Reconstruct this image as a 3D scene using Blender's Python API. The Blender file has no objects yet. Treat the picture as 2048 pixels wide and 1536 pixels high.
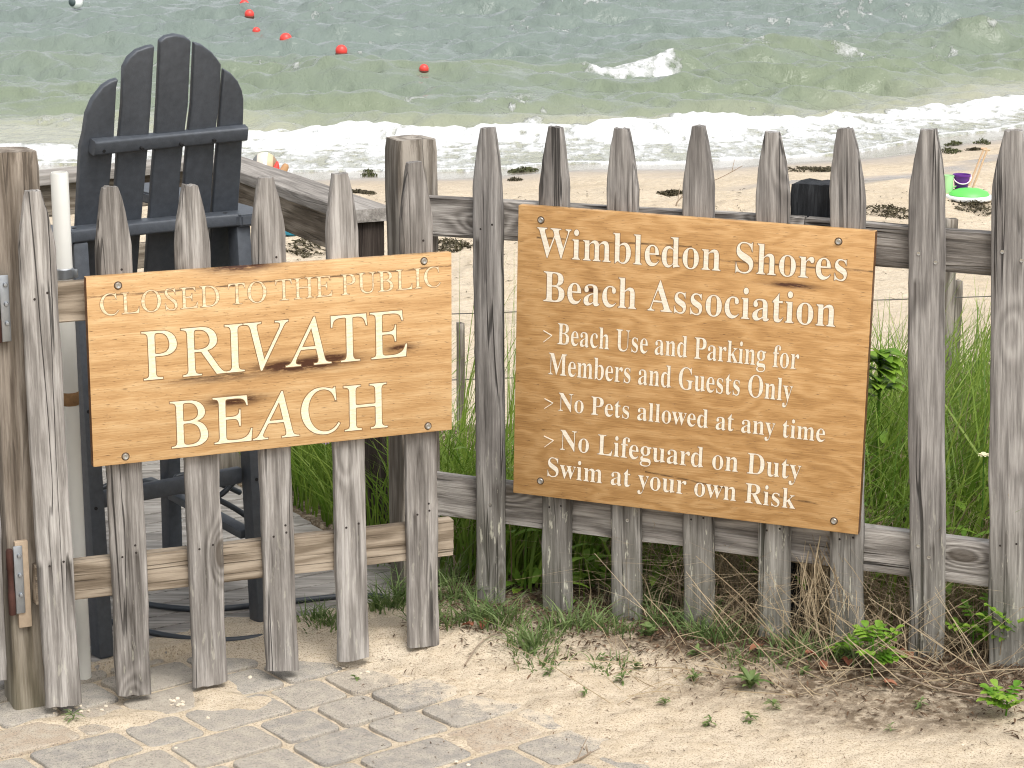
import bpy, bmesh, math, random
import numpy as np
from mathutils import Vector, Matrix
SC = bpy.context.scene
COL = SC.collection
# ------------------------------------------------------------------ camera, sky, sun, exposure
F, H, PITCH = 4380.0, 1.9, math.radians(13.1)          # focal length in px of the 2048 px photo
cam_d = bpy.data.cameras.new('camera'); cam_d.sensor_width = 36; cam_d.lens = F/2048*36
cam_d.clip_start = 0.05; cam_d.clip_end = 3000
cam = bpy.data.objects.new('camera', cam_d); COL.objects.link(cam)
cam.location = (0, 0, H); cam.rotation_euler = (math.pi/2-PITCH, 0, 0); SC.camera = cam
SUN_EL, SUN_AZ = math.radians(58), math.radians(152)     # azimuth: clockwise from +Y (behind right)
world = bpy.data.worlds.new('World'); SC.world = world; world.use_nodes = True
wn = world.node_tree; bg = wn.nodes['Background']
sky = wn.nodes.new('ShaderNodeTexSky'); sky.sky_type = 'NISHITA'; sky.sun_disc = False
sky.sun_elevation = SUN_EL; sky.sun_rotation = SUN_AZ; sky.dust_density = 4.0; sky.air_density = 1.0
hs = wn.nodes.new('ShaderNodeHueSaturation'); hs.inputs['Saturation'].default_value = 0.22
wn.links.new(sky.outputs[0], hs.inputs['Color']); wn.links.new(hs.outputs[0], bg.inputs[0])
bg.inputs[1].default_value = 0.15
sun_d = bpy.data.lights.new('sun', 'SUN'); sun_d.energy = 1.15; sun_d.angle = math.radians(28); sun_d.color = (1, .965, .915)
sun = bpy.data.objects.new('sun', sun_d); COL.objects.link(sun)
sd = Vector((math.sin(SUN_AZ)*math.cos(SUN_EL), math.cos(SUN_AZ)*math.cos(SUN_EL), math.sin(SUN_EL)))
sun.rotation_euler = sd.to_track_quat('Z', 'Y').to_euler(); sun.location = sd*30
SC.view_settings.view_transform = 'Standard'; SC.view_settings.look = 'None'
SC.view_settings.exposure = 0.72; SC.view_settings.gamma = 1
SC.cycles.max_bounces = 6; SC.cycles.use_denoising = True; SC.cycles.denoising_prefilter = 'ACCURATE'; SC.cycles.pixel_filter_type = 'BLACKMAN_HARRIS'; SC.cycles.filter_width = 1.1

# ------------------------------------------------------------------ helpers
def ray(u, v):
    x = (u-1024)/F; z = -(v-768)/F
    return Vector((x, math.cos(PITCH)+z*math.sin(PITCH), -math.sin(PITCH)+z*math.cos(PITCH)))
CAM = Vector((0, 0, H))
def gnd(u, v, z=0.0):
    r = ray(u, v); return CAM + r*((z-H)/r.z)
def at_y(u, v, y):
    r = ray(u, v); return CAM + r*(y/r.y)
def on_plane(u, v, p, n):
    r = ray(u, v); return CAM + r*((p-CAM).dot(n)/r.dot(n))
R = random.Random(7)

def hashn(ix, iy, seed):
    h = (ix.astype(np.int64)*374761393 + iy.astype(np.int64)*668265263 + seed*1274126177) & 0xffffffff
    h = ((h ^ (h >> 13))*1274126177) & 0xffffffff
    return ((h ^ (h >> 16)) & 0xffff)/65535.0
def vnoise(x, y, seed=0):
    x = np.asarray(x, float); y = np.asarray(y, float)
    ix = np.floor(x); iy = np.floor(y); fx = x-ix; fy = y-iy
    fx = fx*fx*fx*(fx*(fx*6-15)+10); fy = fy*fy*fy*(fy*(fy*6-15)+10)
    a = hashn(ix, iy, seed); b = hashn(ix+1, iy, seed); c = hashn(ix, iy+1, seed); d = hashn(ix+1, iy+1, seed)
    return (a*(1-fx)+b*fx)*(1-fy)+(c*(1-fx)+d*fx)*fy
def fbm(x, y, oct=4, seed=0, gain=.5):
    x = np.asarray(x, float); y = np.asarray(y, float)
    s = 0; a = 1; t = 0
    for k in range(oct):
        s = s+a*vnoise(x*2**k+17.3*k, y*2**k-9.1*k, seed+k); t += a; a *= gain
    return s/t
def vn(x, y):
    """scalar value noise, -0.5..0.5"""
    ix = math.floor(x); iy = math.floor(y); fx = x-ix; fy = y-iy; fx = fx*fx*(3-2*fx); fy = fy*fy*(3-2*fy)
    def h(i, j):
        k = (i*374761393+j*668265263) & 0xffffffff; k = ((k ^ (k >> 13))*1274126177) & 0xffffffff; return ((k ^ (k >> 16)) & 0xffff)/65535.0
    a = h(ix, iy); c = h(ix, iy+1)
    return (a+(h(ix+1, iy)-a)*fx)*(1-fy)+(c+(h(ix+1, iy+1)-c)*fx)*fy-.5
def sstep(a, b, x):
    t = np.clip((np.asarray(x, float)-a)/(b-a), 0, 1); return t*t*(3-2*t)

def link(o, parent=None):
    COL.objects.link(o)
    if parent is not None: o.parent = parent
    return o
def mesh_obj(name, verts, faces, mat, parent=None, smooth=True, mats=None, midx=None):
    me = bpy.data.meshes.new(name)
    if isinstance(faces, np.ndarray):
        n = len(faces); k = faces.shape[1]
        me.vertices.add(len(verts)); me.vertices.foreach_set('co', np.asarray(verts, np.float32).ravel())
        me.loops.add(n*k); me.loops.foreach_set('vertex_index', faces.astype(np.int32).ravel())
        me.polygons.add(n); me.polygons.foreach_set('loop_start', np.arange(0, n*k, k, dtype=np.int32))
        me.update(calc_edges=True); me.validate()
    else:
        me.from_pydata([tuple(v) for v in verts], [], faces); me.update()
    for m in (mats or [mat]):
        if m: me.materials.append(m)
    if midx is not None: me.polygons.foreach_set('material_index', np.asarray(midx, np.int32))
    me.polygons.foreach_set('use_smooth', [smooth]*len(me.polygons))
    o = bpy.data.objects.new(name, me); link(o, parent); return o
def fattr(o, name, vals):
    a = o.data.attributes.new(name, 'FLOAT', 'POINT'); a.data.foreach_set('value', np.asarray(vals, np.float32))
def tag(o, label=None, cat=None, group=None, kind=None):
    if label: o['label'] = label
    if cat: o['category'] = cat
    if group: o['group'] = group
    if kind: o['kind'] = kind
    return o
def empty(name, loc, ex=None, ez=None):
    o = bpy.data.objects.new(name, None); o.empty_display_size = .1; link(o)
    if ex is None: o.location = loc
    else: o.matrix_world = frame(loc, ex, ez)
    return o
def frame(p, ex, ez=None):
    ex = Vector(ex).normalized(); ez = Vector(ez or (0, 0, 1)); ey = ez.cross(ex).normalized(); ez = ex.cross(ey).normalized()
    return Matrix(((ex.x, ey.x, ez.x, p[0]), (ex.y, ey.y, ez.y, p[1]), (ex.z, ey.z, ez.z, p[2]), (0, 0, 0, 1)))
def place(o, m, parent_m=None):
    o.matrix_local = (parent_m.inverted() @ m) if parent_m is not None else m

class MB:
    def __init__(s): s.v = []; s.f = []; s.t = []
    def add(s, vs, fs, m=None, tint=0.0):
        b = len(s.v)
        s.v += [tuple(m @ Vector(p)) if m else tuple(p) for p in vs]; s.f += [tuple(b+i for i in f) for f in fs]
        s.t += [tint]*len(vs)
    def rbox(s, sx, sy, sz, r=.004, m=None, seg=2):
        bm = bmesh.new(); bmesh.ops.create_cube(bm, size=1)
        for v in bm.verts: v.co = Vector((v.co.x*sx, v.co.y*sy, v.co.z*sz))
        if r > 0: bmesh.ops.bevel(bm, geom=bm.edges[:], offset=r, segments=seg, affect='EDGES', profile=.5)
        bm.verts.index_update(); s.add([v.co.copy() for v in bm.verts], [[v.index for v in f.verts] for f in bm.faces], m); bm.free()
    def bar(s, a, b, w, t, r=.004, up=(0, 0, 1)):
        a = Vector(a); b = Vector(b); d = b-a
        m = frame((a+b)/2, d, Vector(up)); s.rbox(d.length, w, t, r, m)
    def tube(s, pts, rad, n=8, closed=False, caps=True):
        pts = [Vector(p) for p in pts]; k = len(pts); vs = []; prev = None
        for i, p in enumerate(pts):
            d = ((pts[(i+1) % k] if closed or i < k-1 else p)-(pts[i-1] if closed or i > 0 else p)).normalized()
            if prev is None: prev = d.orthogonal().normalized()
            prev = (prev-d*prev.dot(d)).normalized(); q = d.cross(prev)
            rr = rad[i] if isinstance(rad, (list, tuple)) else rad
            for j in range(n):
                a = 2*math.pi*j/n; vs.append(p+prev*(math.cos(a)*rr)+q*(math.sin(a)*rr))
        fs = []
        for i in range(k if closed else k-1):
            for j in range(n):
                a = i*n+j; b = i*n+(j+1) % n; c = ((i+1) % k)*n; fs.append((a, b, c+(j+1) % n, c+j))
        if caps and not closed: fs.append(tuple(range(n-1, -1, -1))); fs.append(tuple((k-1)*n+j for j in range(n)))
        s.add(vs, fs)
    def lathe(s, prof, n=24, m=None):
        vs = []; fs = []
        for (r, z) in prof:
            for j in range(n): a = 2*math.pi*j/n; vs.append((r*math.cos(a), r*math.sin(a), z))
        for i in range(len(prof)-1):
            for j in range(n): fs.append((i*n+j, i*n+(j+1) % n, (i+1)*n+(j+1) % n, (i+1)*n+j))
        fs.append(tuple(range(n-1, -1, -1))); k = len(prof)-1; fs.append(tuple(k*n+j for j in range(n)))
        s.add(vs, fs, m)
    def strip(s, pts, widths, side, tint=0.0):
        vs = []; fs = []
        for p, w in zip(pts, widths):
            vs.append(tuple(Vector(p)-side*w)); vs.append(tuple(Vector(p)+side*w))
        for i in range(len(pts)-1): fs.append((2*i, 2*i+1, 2*i+3, 2*i+2))
        s.add(vs, fs, None, tint)
    def build(s, name, mat, parent=None, smooth=True, sharp=None):
        o = mesh_obj(name, s.v, s.f, mat, parent, smooth)
        if any(s.t): fattr(o, 'tint', s.t)
        if smooth and sharp is not False:
            o.data.set_sharp_from_angle(angle=math.radians(sharp or 40))
        return o

# ------------------------------------------------------------------ materials
def new_mat(name):
    m = bpy.data.materials.new(name); m.use_nodes = True; nt = m.node_tree
    return m, nt, nt.nodes['Principled BSDF']
def nd(nt, t, ins=None, **at):
    n = nt.nodes.new(t)
    for k, v in at.items(): setattr(n, k, v)
    for k, v in (ins or {}).items():
        if hasattr(v, 'default_value') or isinstance(v, bpy.types.NodeSocket): nt.links.new(v, n.inputs[k])
        else: n.inputs[k].default_value = v
    return n
def mth(nt, op, a, b=None, c=None, clamp=False):
    ins = {0: a}
    if b is not None: ins[1] = b
    if c is not None: ins[2] = c
    return nd(nt, 'ShaderNodeMath', ins, operation=op, use_clamp=clamp).outputs[0]
def ramp(nt, fac, stops, interp='LINEAR'):
    n = nd(nt, 'ShaderNodeValToRGB', {0: fac}); cr = n.color_ramp; cr.interpolation = interp
    while len(cr.elements) < len(stops): cr.elements.new(0.5)
    for e, (p, c) in zip(cr.elements, stops):
        e.position = p; e.color = (c, c, c, 1) if not isinstance(c, tuple) else (*c, 1)
    return n.outputs[0]
def mixc(nt, fac, a, b, blend='MIX'):
    n = nt.nodes.new('ShaderNodeMix'); n.data_type = 'RGBA'; n.blend_type = blend
    for i, v in ((0, fac), (6, a), (7, b)):
        if isinstance(v, bpy.types.NodeSocket): nt.links.new(v, n.inputs[i])
        elif isinstance(v, tuple): n.inputs[i].default_value = (*v, 1)
        else: n.inputs[i].default_value = v
    return n.outputs[2]
def noise(nt, vec, scale, detail=4, rough=.55, dist=0):
    return nd(nt, 'ShaderNodeTexNoise', {'Vector': vec, 'Scale': scale, 'Detail': detail, 'Roughness': rough, 'Distortion': dist}).outputs[0]
def scaled(nt, vec, s):
    return nd(nt, 'ShaderNodeMapping', {'Vector': vec, 'Scale': s}).outputs[0]
def attr(nt, name):
    return nd(nt, 'ShaderNodeAttribute', attribute_name=name).outputs['Fac']
def bump(nt, bsdf, h, dist=.002, strength=1.0):
    b = nd(nt, 'ShaderNodeBump', {'Height': h, 'Distance': dist, 'Strength': strength}); nt.links.new(b.outputs[0], bsdf.inputs['Normal'])

def wood(name, axis, dark, mid, light, rough=.85, knots=True, lichen=0.0, green=0.0, contrast=1.0, crack=1.0, bumpd=.0022):
    """weathered timber; local axis `axis` is the grain, the wide face lies across the other two"""
    m, nt, b = new_mat(name)
    tc = nd(nt, 'ShaderNodeTexCoord').outputs['Object']
    oi = nd(nt, 'ShaderNodeObjectInfo').outputs['Random']
    off = nd(nt, 'ShaderNodeCombineXYZ', {0: mth(nt, 'MULTIPLY', oi, 37.0), 1: mth(nt, 'MULTIPLY', oi, 19.0), 2: mth(nt, 'MULTIPLY', oi, 53.0)}).outputs[0]
    p = nd(nt, 'ShaderNodeVectorMath', {0: tc, 1: off}, operation='ADD').outputs[0]
    def st(across, along): return scaled(nt, p, (along, across, across) if axis == 'X' else (across, across, along))
    sep = nd(nt, 'ShaderNodeSeparateXYZ', {0: p}); across = sep.outputs['Z' if axis == 'X' else 'X']
    low = noise(nt, st(9, 1.6), 1.0, 3, .5)
    rings = mth(nt, 'ADD', mth(nt, 'MULTIPLY', across, 110.0), mth(nt, 'MULTIPLY', low, 26.0))
    if knots:
        vo = nd(nt, 'ShaderNodeTexVoronoi', {'Vector': st(7.0, 3.0), 'Scale': 1.0, 'Randomness': 1.0}).outputs['Distance']
        kn = mth(nt, 'POWER', 2.718, mth(nt, 'MULTIPLY', mth(nt, 'MULTIPLY', vo, vo), -26.0))
        rings = mth(nt, 'ADD', rings, mth(nt, 'MULTIPLY', kn, 22.0))
    band = mth(nt, 'MULTIPLY_ADD', mth(nt, 'SINE', rings), .5, .5)
    fib = noise(nt, st(210, 9), 1.0, 6, .72)
    fib2 = noise(nt, st(70, 3.2), 1.0, 4, .6, .4)
    blotch = noise(nt, st(14, 3), 1.0, 3, .6)
    t = mth(nt, 'ADD', mth(nt, 'MULTIPLY', band, .13*contrast), mth(nt, 'MULTIPLY', fib, .72))
    t = mth(nt, 'ADD', t, mth(nt, 'MULTIPLY', fib2, .55)); t = mth(nt, 'ADD', t, mth(nt, 'MULTIPLY', blotch, .34))
    t = mth(nt, 'ADD', t, mth(nt, 'MULTIPLY', oi, .12)); t = mth(nt, 'SUBTRACT', t, .40)
    col = ramp(nt, t, [(.22, dark), (.5, mid), (.78, light)])
    ck = noise(nt, st(30, 1.1), 1.0, 2, .5, .3)
    crackm = ramp(nt, mth(nt, 'ABSOLUTE', mth(nt, 'SUBTRACT', ck, .56)), [(0.0, 1.0), (.010, .85), (.022, 0.0)])
    crackm = mth(nt, 'MULTIPLY', crackm, mth(nt, 'MULTIPLY', ramp(nt, noise(nt, st(12, 2.2), 1.0, 2), [(.45, 0.0), (.6, 1.0)]), crack))
    col = mixc(nt, mth(nt, 'MULTIPLY', crackm, .85), col, tuple(c*.22 for c in dark))
    if knots:
        kd = ramp(nt, vo, [(.0, 1.0), (.09, .9), (.13, .15), (.2, 0.0)])
        col = mixc(nt, mth(nt, 'MULTIPLY', kd, .75), col, (.07, .055, .04))
    if green > 0 or lichen > 0:
        hgt = nd(nt, 'ShaderNodeSeparateXYZ', {0: tc}).outputs['Z']
        if green > 0:
            g = mth(nt, 'MULTIPLY', ramp(nt, hgt, [(0.0, 1.0), (.45, 0.0)]), mth(nt, 'MULTIPLY', blotch, green))
            col = mixc(nt, g, col, (.13, .14, .065))
        if lichen > 0:      # dark water stains run down from the nail rows
            nb = ramp(nt, hgt, [(0.0, 0.0), (.14, 0.0), (.34, 1.0), (.36, 0.0), (.78, 0.0), (.985, 1.0), (1.0, 0.0)])
            ns = ramp(nt, noise(nt, st(55, 1.2), 1.0, 2), [(.54, 0.0), (.64, .75)])
            col = mixc(nt, mth(nt, 'MULTIPLY', nb, ns), col, (.035, .028, .022))
            lm = ramp(nt, noise(nt, st(95, 17), 1.0, 5, .62), [(.60, 0.0), (.66, 1.0)])
            lm = mth(nt, 'MULTIPLY', lm, ramp(nt, hgt, [(0.0, lichen), (.30, lichen*.55), (.5, 0.0)]))
            col = mixc(nt, lm, col, (.62, .60, .48))
    nt.links.new(col, b.inputs['Base Color']); b.inputs['Roughness'].default_value = rough
    b.inputs['Specular IOR Level'].default_value = .25
    h = mth(nt, 'SUBTRACT', mth(nt, 'ADD', mth(nt, 'MULTIPLY', fib, .6), mth(nt, 'ADD', mth(nt, 'MULTIPLY', band, .25), mth(nt, 'MULTIPLY', fib2, .7))), mth(nt, 'MULTIPLY', crackm, 1.6))
    bump(nt, b, h, bumpd, .9)
    return m
GD, GM, GL = (.060, .052, .045), (.20, .178, .155), (.43, .40, .36)
M_picket_gate = wood('weathered_cedar', 'Z', GD, (.215, .198, .180), (.46, .435, .405), lichen=.3)
M_picket = wood('weathered_picket', 'Z', (.066, .060, .055), (.195, .181, .168), (.41, .388, .362), lichen=.9, green=.5)
M_rail_gate = wood('gate_rail_wood', 'X', (.085, .062, .042), (.19, .150, .107), (.35, .29, .22), knots=False, contrast=2.4, crack=.6)
M_rail = wood('fence_rail_wood', 'X', (.044, .038, .033), (.168, .152, .136), (.41, .382, .348), contrast=1.4, bumpd=.004)
M_post = wood('post_wood', 'Z', (.042, .034, .026), (.15, .128, .103), (.34, .305, .26), knots=False, contrast=2.0, green=.5)
M_post_l = wood('gate_post_wood', 'Z', (.060, .045, .033), (.165, .135, .105), (.33, .285, .235), knots=False, contrast=1.8, green=.6, crack=.5)
M_dark_post = wood('dark_post_wood', 'Z', (.012, .009, .007), (.045, .034, .028), (.11, .09, .075), knots=False, crack=.7)
M_char = wood('charred_post_wood', 'Z', (.008, .009, .010), (.022, .024, .027), (.06, .064, .07), knots=False, bumpd=.006)
M_cap = wood('railing_cap_wood', 'X', (.12, .108, .097), (.27, .248, .222), (.45, .42, .385), knots=False, crack=.4)
M_beam = wood('railing_beam_wood', 'X', (.06, .045, .032), (.16, .130, .098), (.32, .275, .22), knots=True, contrast=2.2, crack=.5)
M_deck = wood('deck_board_wood', 'X', (.13, .118, .105), (.28, .26, .235), (.48, .455, .42), knots=False, crack=.6)

def simple(name, col, rough=.5, metal=0.0, var=0.0, vscale=20, spec=.5, bumps=0.0):
    m, nt, b = new_mat(name)
    b.inputs['Base Color'].default_value = (*col, 1); b.inputs['Roughness'].default_value = rough; b.inputs['Metallic'].default_value = metal
    b.inputs['Specular IOR Level'].default_value = spec
    if var or bumps:
        tc = nd(nt, 'ShaderNodeTexCoord').outputs['Object']; n = noise(nt, tc, vscale, 5, .6)
        if var: nt.links.new(mixc(nt, n, tuple(c*(1-var) for c in col), tuple(min(1, c*(1+var)) for c in col)), b.inputs['Base Color'])
        if bumps: bump(nt, b, noise(nt, tc, vscale*6, 3, .6), bumps, .8)
    return m
M_chair = simple('charcoal_plastic_lumber', (.058, .066, .078), .45, var=.45, vscale=60, spec=.5, bumps=.0006)
M_hole = simple('bolt_hole_black', (.006, .006, .007), .8)
M_white = simple('white_plastic', (.66, .65, .60), .4, var=.12, vscale=9)
M_tape = simple('rusty_tape', (.25, .14, .06), .7, var=.6, vscale=70)
M_galv = simple('galvanised_steel', (.36, .38, .40), .45, .85, var=.3, vscale=40)
M_rust = simple('rusty_iron', (.055, .019, .012), .85, .1, var=.6, vscale=60, bumps=.001)
M_darkst = simple('dark_steel', (.02, .03, .04), .5, .4)
M_shim = simple('pale_shim_wood', (.40, .31, .22), .8, var=.3, vscale=50)
M_screw = simple('stainless_screw', (.5, .49, .46), .35, .9, var=.2, vscale=300)
M_washer = simple('dark_washer_stain', (.07, .045, .025), .8)
M_nail = simple('rusty_nail', (.022, .015, .012), .8)
M_hose = simple('black_rubber_hose', (.035, .042, .05), .45)
M_purple = simple('purple_plastic', (.11, .012, .22), .35)
M_handle = simple('pale_pink_plastic', (.70, .55, .66), .4)
M_green = simple('lime_green_plastic', (.12, .62, .10), .4)
M_palegreen = simple('pale_green_plastic', (.42, .72, .36), .4)
M_foamw = simple('white_foam', (.80, .82, .80), .6)
M_teal = simple('teal_foam', (.02, .22, .33), .5)
M_stick = simple('toy_handle_wood', (.52, .36, .22), .6)
M_red = simple('red_float_plastic', (.72, .06, .045), .4)
M_redbase = simple('weedy_float_base', (.10, .035, .02), .7)
M_buoyw = simple('white_float_plastic', (.78, .80, .76), .4)
M_buoyd = simple('dark_grey_float_plastic', (.06, .085, .085), .5)
M_wire = simple('thin_wire', (.12, .11, .10), .5, .5)
M_palemetal = simple('pale_bent_metal', (.55, .58, .56), .5, .2)
M_weed = simple('dried_seaweed', (.045, .036, .014), .9, var=.6, vscale=30)
M_weedg = simple('green_seaweed', (.05, .055, .015), .9, var=.6, vscale=30)
M_twig = simple('bleached_twig', (.27, .21, .15), .9, var=.4, vscale=40)
M_pebble = simple('pale_shell_bits', (.62, .54, .42), .7, var=.35, vscale=25)

def plant_mat(name, a, b_, trans=.35, rough=.5):
    m, nt, b = new_mat(name)
    t = attr(nt, 'tint'); col = mixc(nt, t, a, b_)
    pos = nd(nt, 'ShaderNodeNewGeometry').outputs['Position']
    col = mixc(nt, mth(nt, 'MULTIPLY', noise(nt, pos, 60, 3), .5), col, tuple(c*.55 for c in a))
    nt.links.new(col, b.inputs['Base Color']); b.inputs['Roughness'].default_value = rough
    b.inputs['Specular IOR Level'].default_value = .3
    tr = nd(nt, 'ShaderNodeBsdfTranslucent', {0: col}); mx = nd(nt, 'ShaderNodeMixShader', {0: trans, 1: b.outputs[0], 2: tr.outputs[0]})
    nt.links.new(mx.outputs[0], nt.nodes['Material Output'].inputs[0]); return m
M_grass = plant_mat('beach_grass_green', (.10, .205, .018), (.36, .47, .085), .45)
M_weedleaf = plant_mat('weed_green', (.10, .17, .05), (.29, .37, .14))
M_leaf = plant_mat('leaf_green', (.10, .23, .03), (.24, .42, .06))
M_rose = plant_mat('rose_leaf_green', (.10, .26, .02), (.30, .46, .06))
M_broad = plant_mat('broad_leaf_green', (.12, .26, .025), (.32, .48, .06))
M_straw = plant_mat('dry_straw', (.22, .155, .085), (.58, .47, .31), .15, .7)
M_litter = plant_mat('dead_leaf_litter', (.045, .026, .014), (.20, .12, .07), .05, .9)
M_redleaf = plant_mat('reddish_dead_leaf', (.20, .05, .03), (.34, .16, .09), .1, .8)
M_stem = simple('woody_stem', (.09, .05, .03), .8)
M_petal = simple('pale_petal', (.75, .70, .45), .6)
M_pinkpetal = simple('mauve_petal', (.45, .25, .50), .6)

# sand -----------------------------------------------------------
def sand_mat():
    m, nt, b = new_mat('sand'); pos = nd(nt, 'ShaderNodeNewGeometry').outputs['Position']
    wet = attr(nt, 'wet'); soil = attr(nt, 'soil')
    big = noise(nt, pos, 1.3, 4); mid = noise(nt, pos, 18, 5, .6); fine = noise(nt, pos, 230, 5, .75); gr = noise(nt, pos, 520, 3, .7)
    col = ramp(nt, big, [(.3, (.52, .435, .32)), (.7, (.62, .53, .405))])
    col = mixc(nt, ramp(nt, mid, [(.45, 0.0), (.72, .55)]), col, (.47, .375, .25))
    col = mixc(nt, ramp(nt, fine, [(.37, .95), (.49, 0.0)]), col, (.20, .145, .09))
    col = mixc(nt, ramp(nt, gr, [(.60, 0.0), (.72, .6)]), col, (.86, .76, .60))
    sm = mth(nt, 'MULTIPLY', soil, ramp(nt, noise(nt, pos, 34, 5, .65), [(.30, .1), (.55, 1.0)]))
    col = mixc(nt, sm, col, mixc(nt, fine, (.035, .022, .013), (.14, .095, .055)))
    col = mixc(nt, wet, col, (.33, .28, .23))
    nt.links.new(col, b.inputs['Base Color'])
    sp = nd(nt, 'ShaderNodeMapRange', {0: wet, 3: .25, 4: .9}); nt.links.new(sp.outputs[0], b.inputs['Specular IOR Level'])
    rr = nd(nt, 'ShaderNodeMapRange', {0: wet, 3: .95, 4: .12}); nt.links.new(rr.outputs[0], b.inputs['Roughness'])
    h = mth(nt, 'ADD', mth(nt, 'MULTIPLY', mid, 2.6), mth(nt, 'ADD', mth(nt, 'MULTIPLY', fine, .5), mth(nt, 'MULTIPLY', gr, .12)))
    h = mth(nt, 'ADD', h, mth(nt, 'MULTIPLY', noise(nt, pos, 4.5, 3, .5), 11.0))
    h = mth(nt, 'MULTIPLY', h, mth(nt, 'SUBTRACT', 1.0, mth(nt, 'MULTIPLY', wet, .95)))
    bump(nt, b, h, .006, .9); return m
M_sand = sand_mat()
def paver_mat():
    m, nt, b = new_mat('tumbled_concrete_paver'); pos = nd(nt, 'ShaderNodeNewGeometry').outputs['Position']
    t = attr(nt, 'tint'); fine = noise(nt, pos, 240, 5, .75); mid = noise(nt, pos, 25, 5, .6); gr = noise(nt, pos, 480, 3, .7)
    col = ramp(nt, t, [(0.0, (.285, .265, .235)), (.5, (.33, .303, .262)), (.8, (.355, .31, .25)), (1.0, (.41, .325, .235))])
    col = mixc(nt, ramp(nt, mid, [(.40, 0.0), (.68, .75)]), col, (.47, .42, .34))
    col = mixc(nt, ramp(nt, fine, [(.36, .85), (.49, 0.0)]), col, (.10, .092, .082))
    col = mixc(nt, ramp(nt, gr, [(.60, 0.0), (.70, .7)]), col, (.60, .54, .44))
    sx = nd(nt, 'ShaderNodeSeparateXYZ', {0: pos})       # loose sand dusted over the slabs, thicker towards the drift
    d = mth(nt, 'ADD', mth(nt, 'SUBTRACT', sx.outputs['X'], .24), mth(nt, 'MULTIPLY', mth(nt, 'SUBTRACT', sx.outputs['Y'], 4.47), 1.215))
    dm = nd(nt, 'ShaderNodeMapRange', {0: d, 1: -.14, 2: .16, 3: -.16, 4: .20}).outputs[0]
    k = ramp(nt, mth(nt, 'ADD', dm, mth(nt, 'ADD', mth(nt, 'MULTIPLY', mid, .55), mth(nt, 'MULTIPLY', fine, .55))), [(.62, 0.0), (.86, 1.0)])
    col = mixc(nt, k, col, mixc(nt, gr, (.52, .43, .31), (.70, .61, .475)))
    nt.links.new(col, b.inputs['Base Color']); b.inputs['Roughness'].default_value = .9
    bump(nt, b, mth(nt, 'ADD', fine, mid), .0025, .9); return m
M_paver = paver_mat()

# ------------------------------------------------------------------ terrain
def shore_y(x):
    x = np.asarray(x, float)
    return 25.0+np.where(x > 0, .062*x*x+.20*x, .02*x*x*.6)+.25*np.sin(x*1.1+.6)+.12*np.sin(x*2.7)
SEA = -1.4
DA = math.radians(33); d1 = Vector((math.cos(DA), math.sin(DA), 0)); d2 = Vector((-d1.y, d1.x, 0)); DO = gnd(20, 1368, .012)
g0 = gnd(125, 1412, .02); g_dir = Vector((math.cos(math.radians(24.2)), math.sin(math.radians(24.2)), 0)); g_n = Vector((g_dir.y, -g_dir.x, 0))
f0 = gnd(978, 1230, .01); f_dir = Vector((math.cos(math.radians(-20.5)), math.sin(math.radians(-20.5)), 0)); f_n = Vector((f_dir.y, -f_dir.x, 0))
def sand_cover(x, y):
    """height of the loose sand over the pavers, growing to the right and towards the fence"""
    bx = np.interp(y, [3.6, 4.47, 4.8, 5.0, 5.12, 5.3], [.75, .24, .02, -.25, -.55, -1.6])
    d = x-bx
    lvl = -.0022+np.clip(d, -.1, 1.0)*.045
    lvl = lvl+(fbm(x*5, y*5, 4, 11)-.5)*.015+(fbm(x*16, y*16, 3, 5)-.5)*.006
    pile = np.exp(-(((x+.86)/.085)**2+((y-4.76)/.06)**2))*.017+np.exp(-(((x+.70)/.06)**2+((y-4.90)/.10)**2))*.016
    pile = pile+np.exp(-(((x+.60)/.05)**2+((y-4.86)/.06)**2))*.012+np.exp(-(((x+1.03)/.12)**2+((y-4.74)/.03)**2))*.010
    return lvl+pile
def zg(x, y):
    x = np.asarray(x, float); y = np.asarray(y, float)
    base = np.interp(y, [0, 6.2, 7.5, 9.5, 12, 16, 21], [0, 0, -.10, -.42, -.72, -.95, -1.12])
    s = y-shore_y(x)
    base = np.where(y > 19, np.interp(s, [-8, -5, -2.5, 0, 3, 12, 60, 400], [-1.08, -1.10, -1.17, SEA-.002, SEA-.35, SEA-1.0, SEA-2.5, SEA-4]), base)
    base = base+np.exp(-((s+5.2)/1.1)**2)*.07*(y > 15)
    near = sstep(6.6, 5.9, y)
    dunes = (fbm(x*.9, y*.9, 4, 3)-.5)*.16*sstep(6.0, 8, y)*sstep(-1, -7, s)
    dunes = dunes+((fbm(x*4, y*4, 3, 8)-.5)*.06+(fbm(x*2.1, y*1.3, 3, 28)-.5)*.07)*sstep(6.0, 7.5, y)*sstep(-1, -6, s)
    # the dune keeps below the deck
    a = (x-DO.x)*d1.x+(y-DO.y)*d1.y; b = (x-DO.x)*d2.x+(y-DO.y)*d2.y
    dk = sstep(1.30, 1.22, a)*sstep(-.03, .03, b)*sstep(2.15, 2.0, b)
    ap = sstep(.20, .02, b+.10*np.abs(a-.55)/.45+(fbm(x*9, y*9, 3, 19)-.5)*.12)*sstep(.02, .2, a)
    z = base*(1-dk)+dunes*(1-dk)+near*sand_cover(x, y)
    return np.where(dk > .5, np.where(ap > .3, .010+ap*.012, z-.06), z-dk*.02)
def zs(x, y): return float(zg(np.array([x]), np.array([y]))[0])

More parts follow.
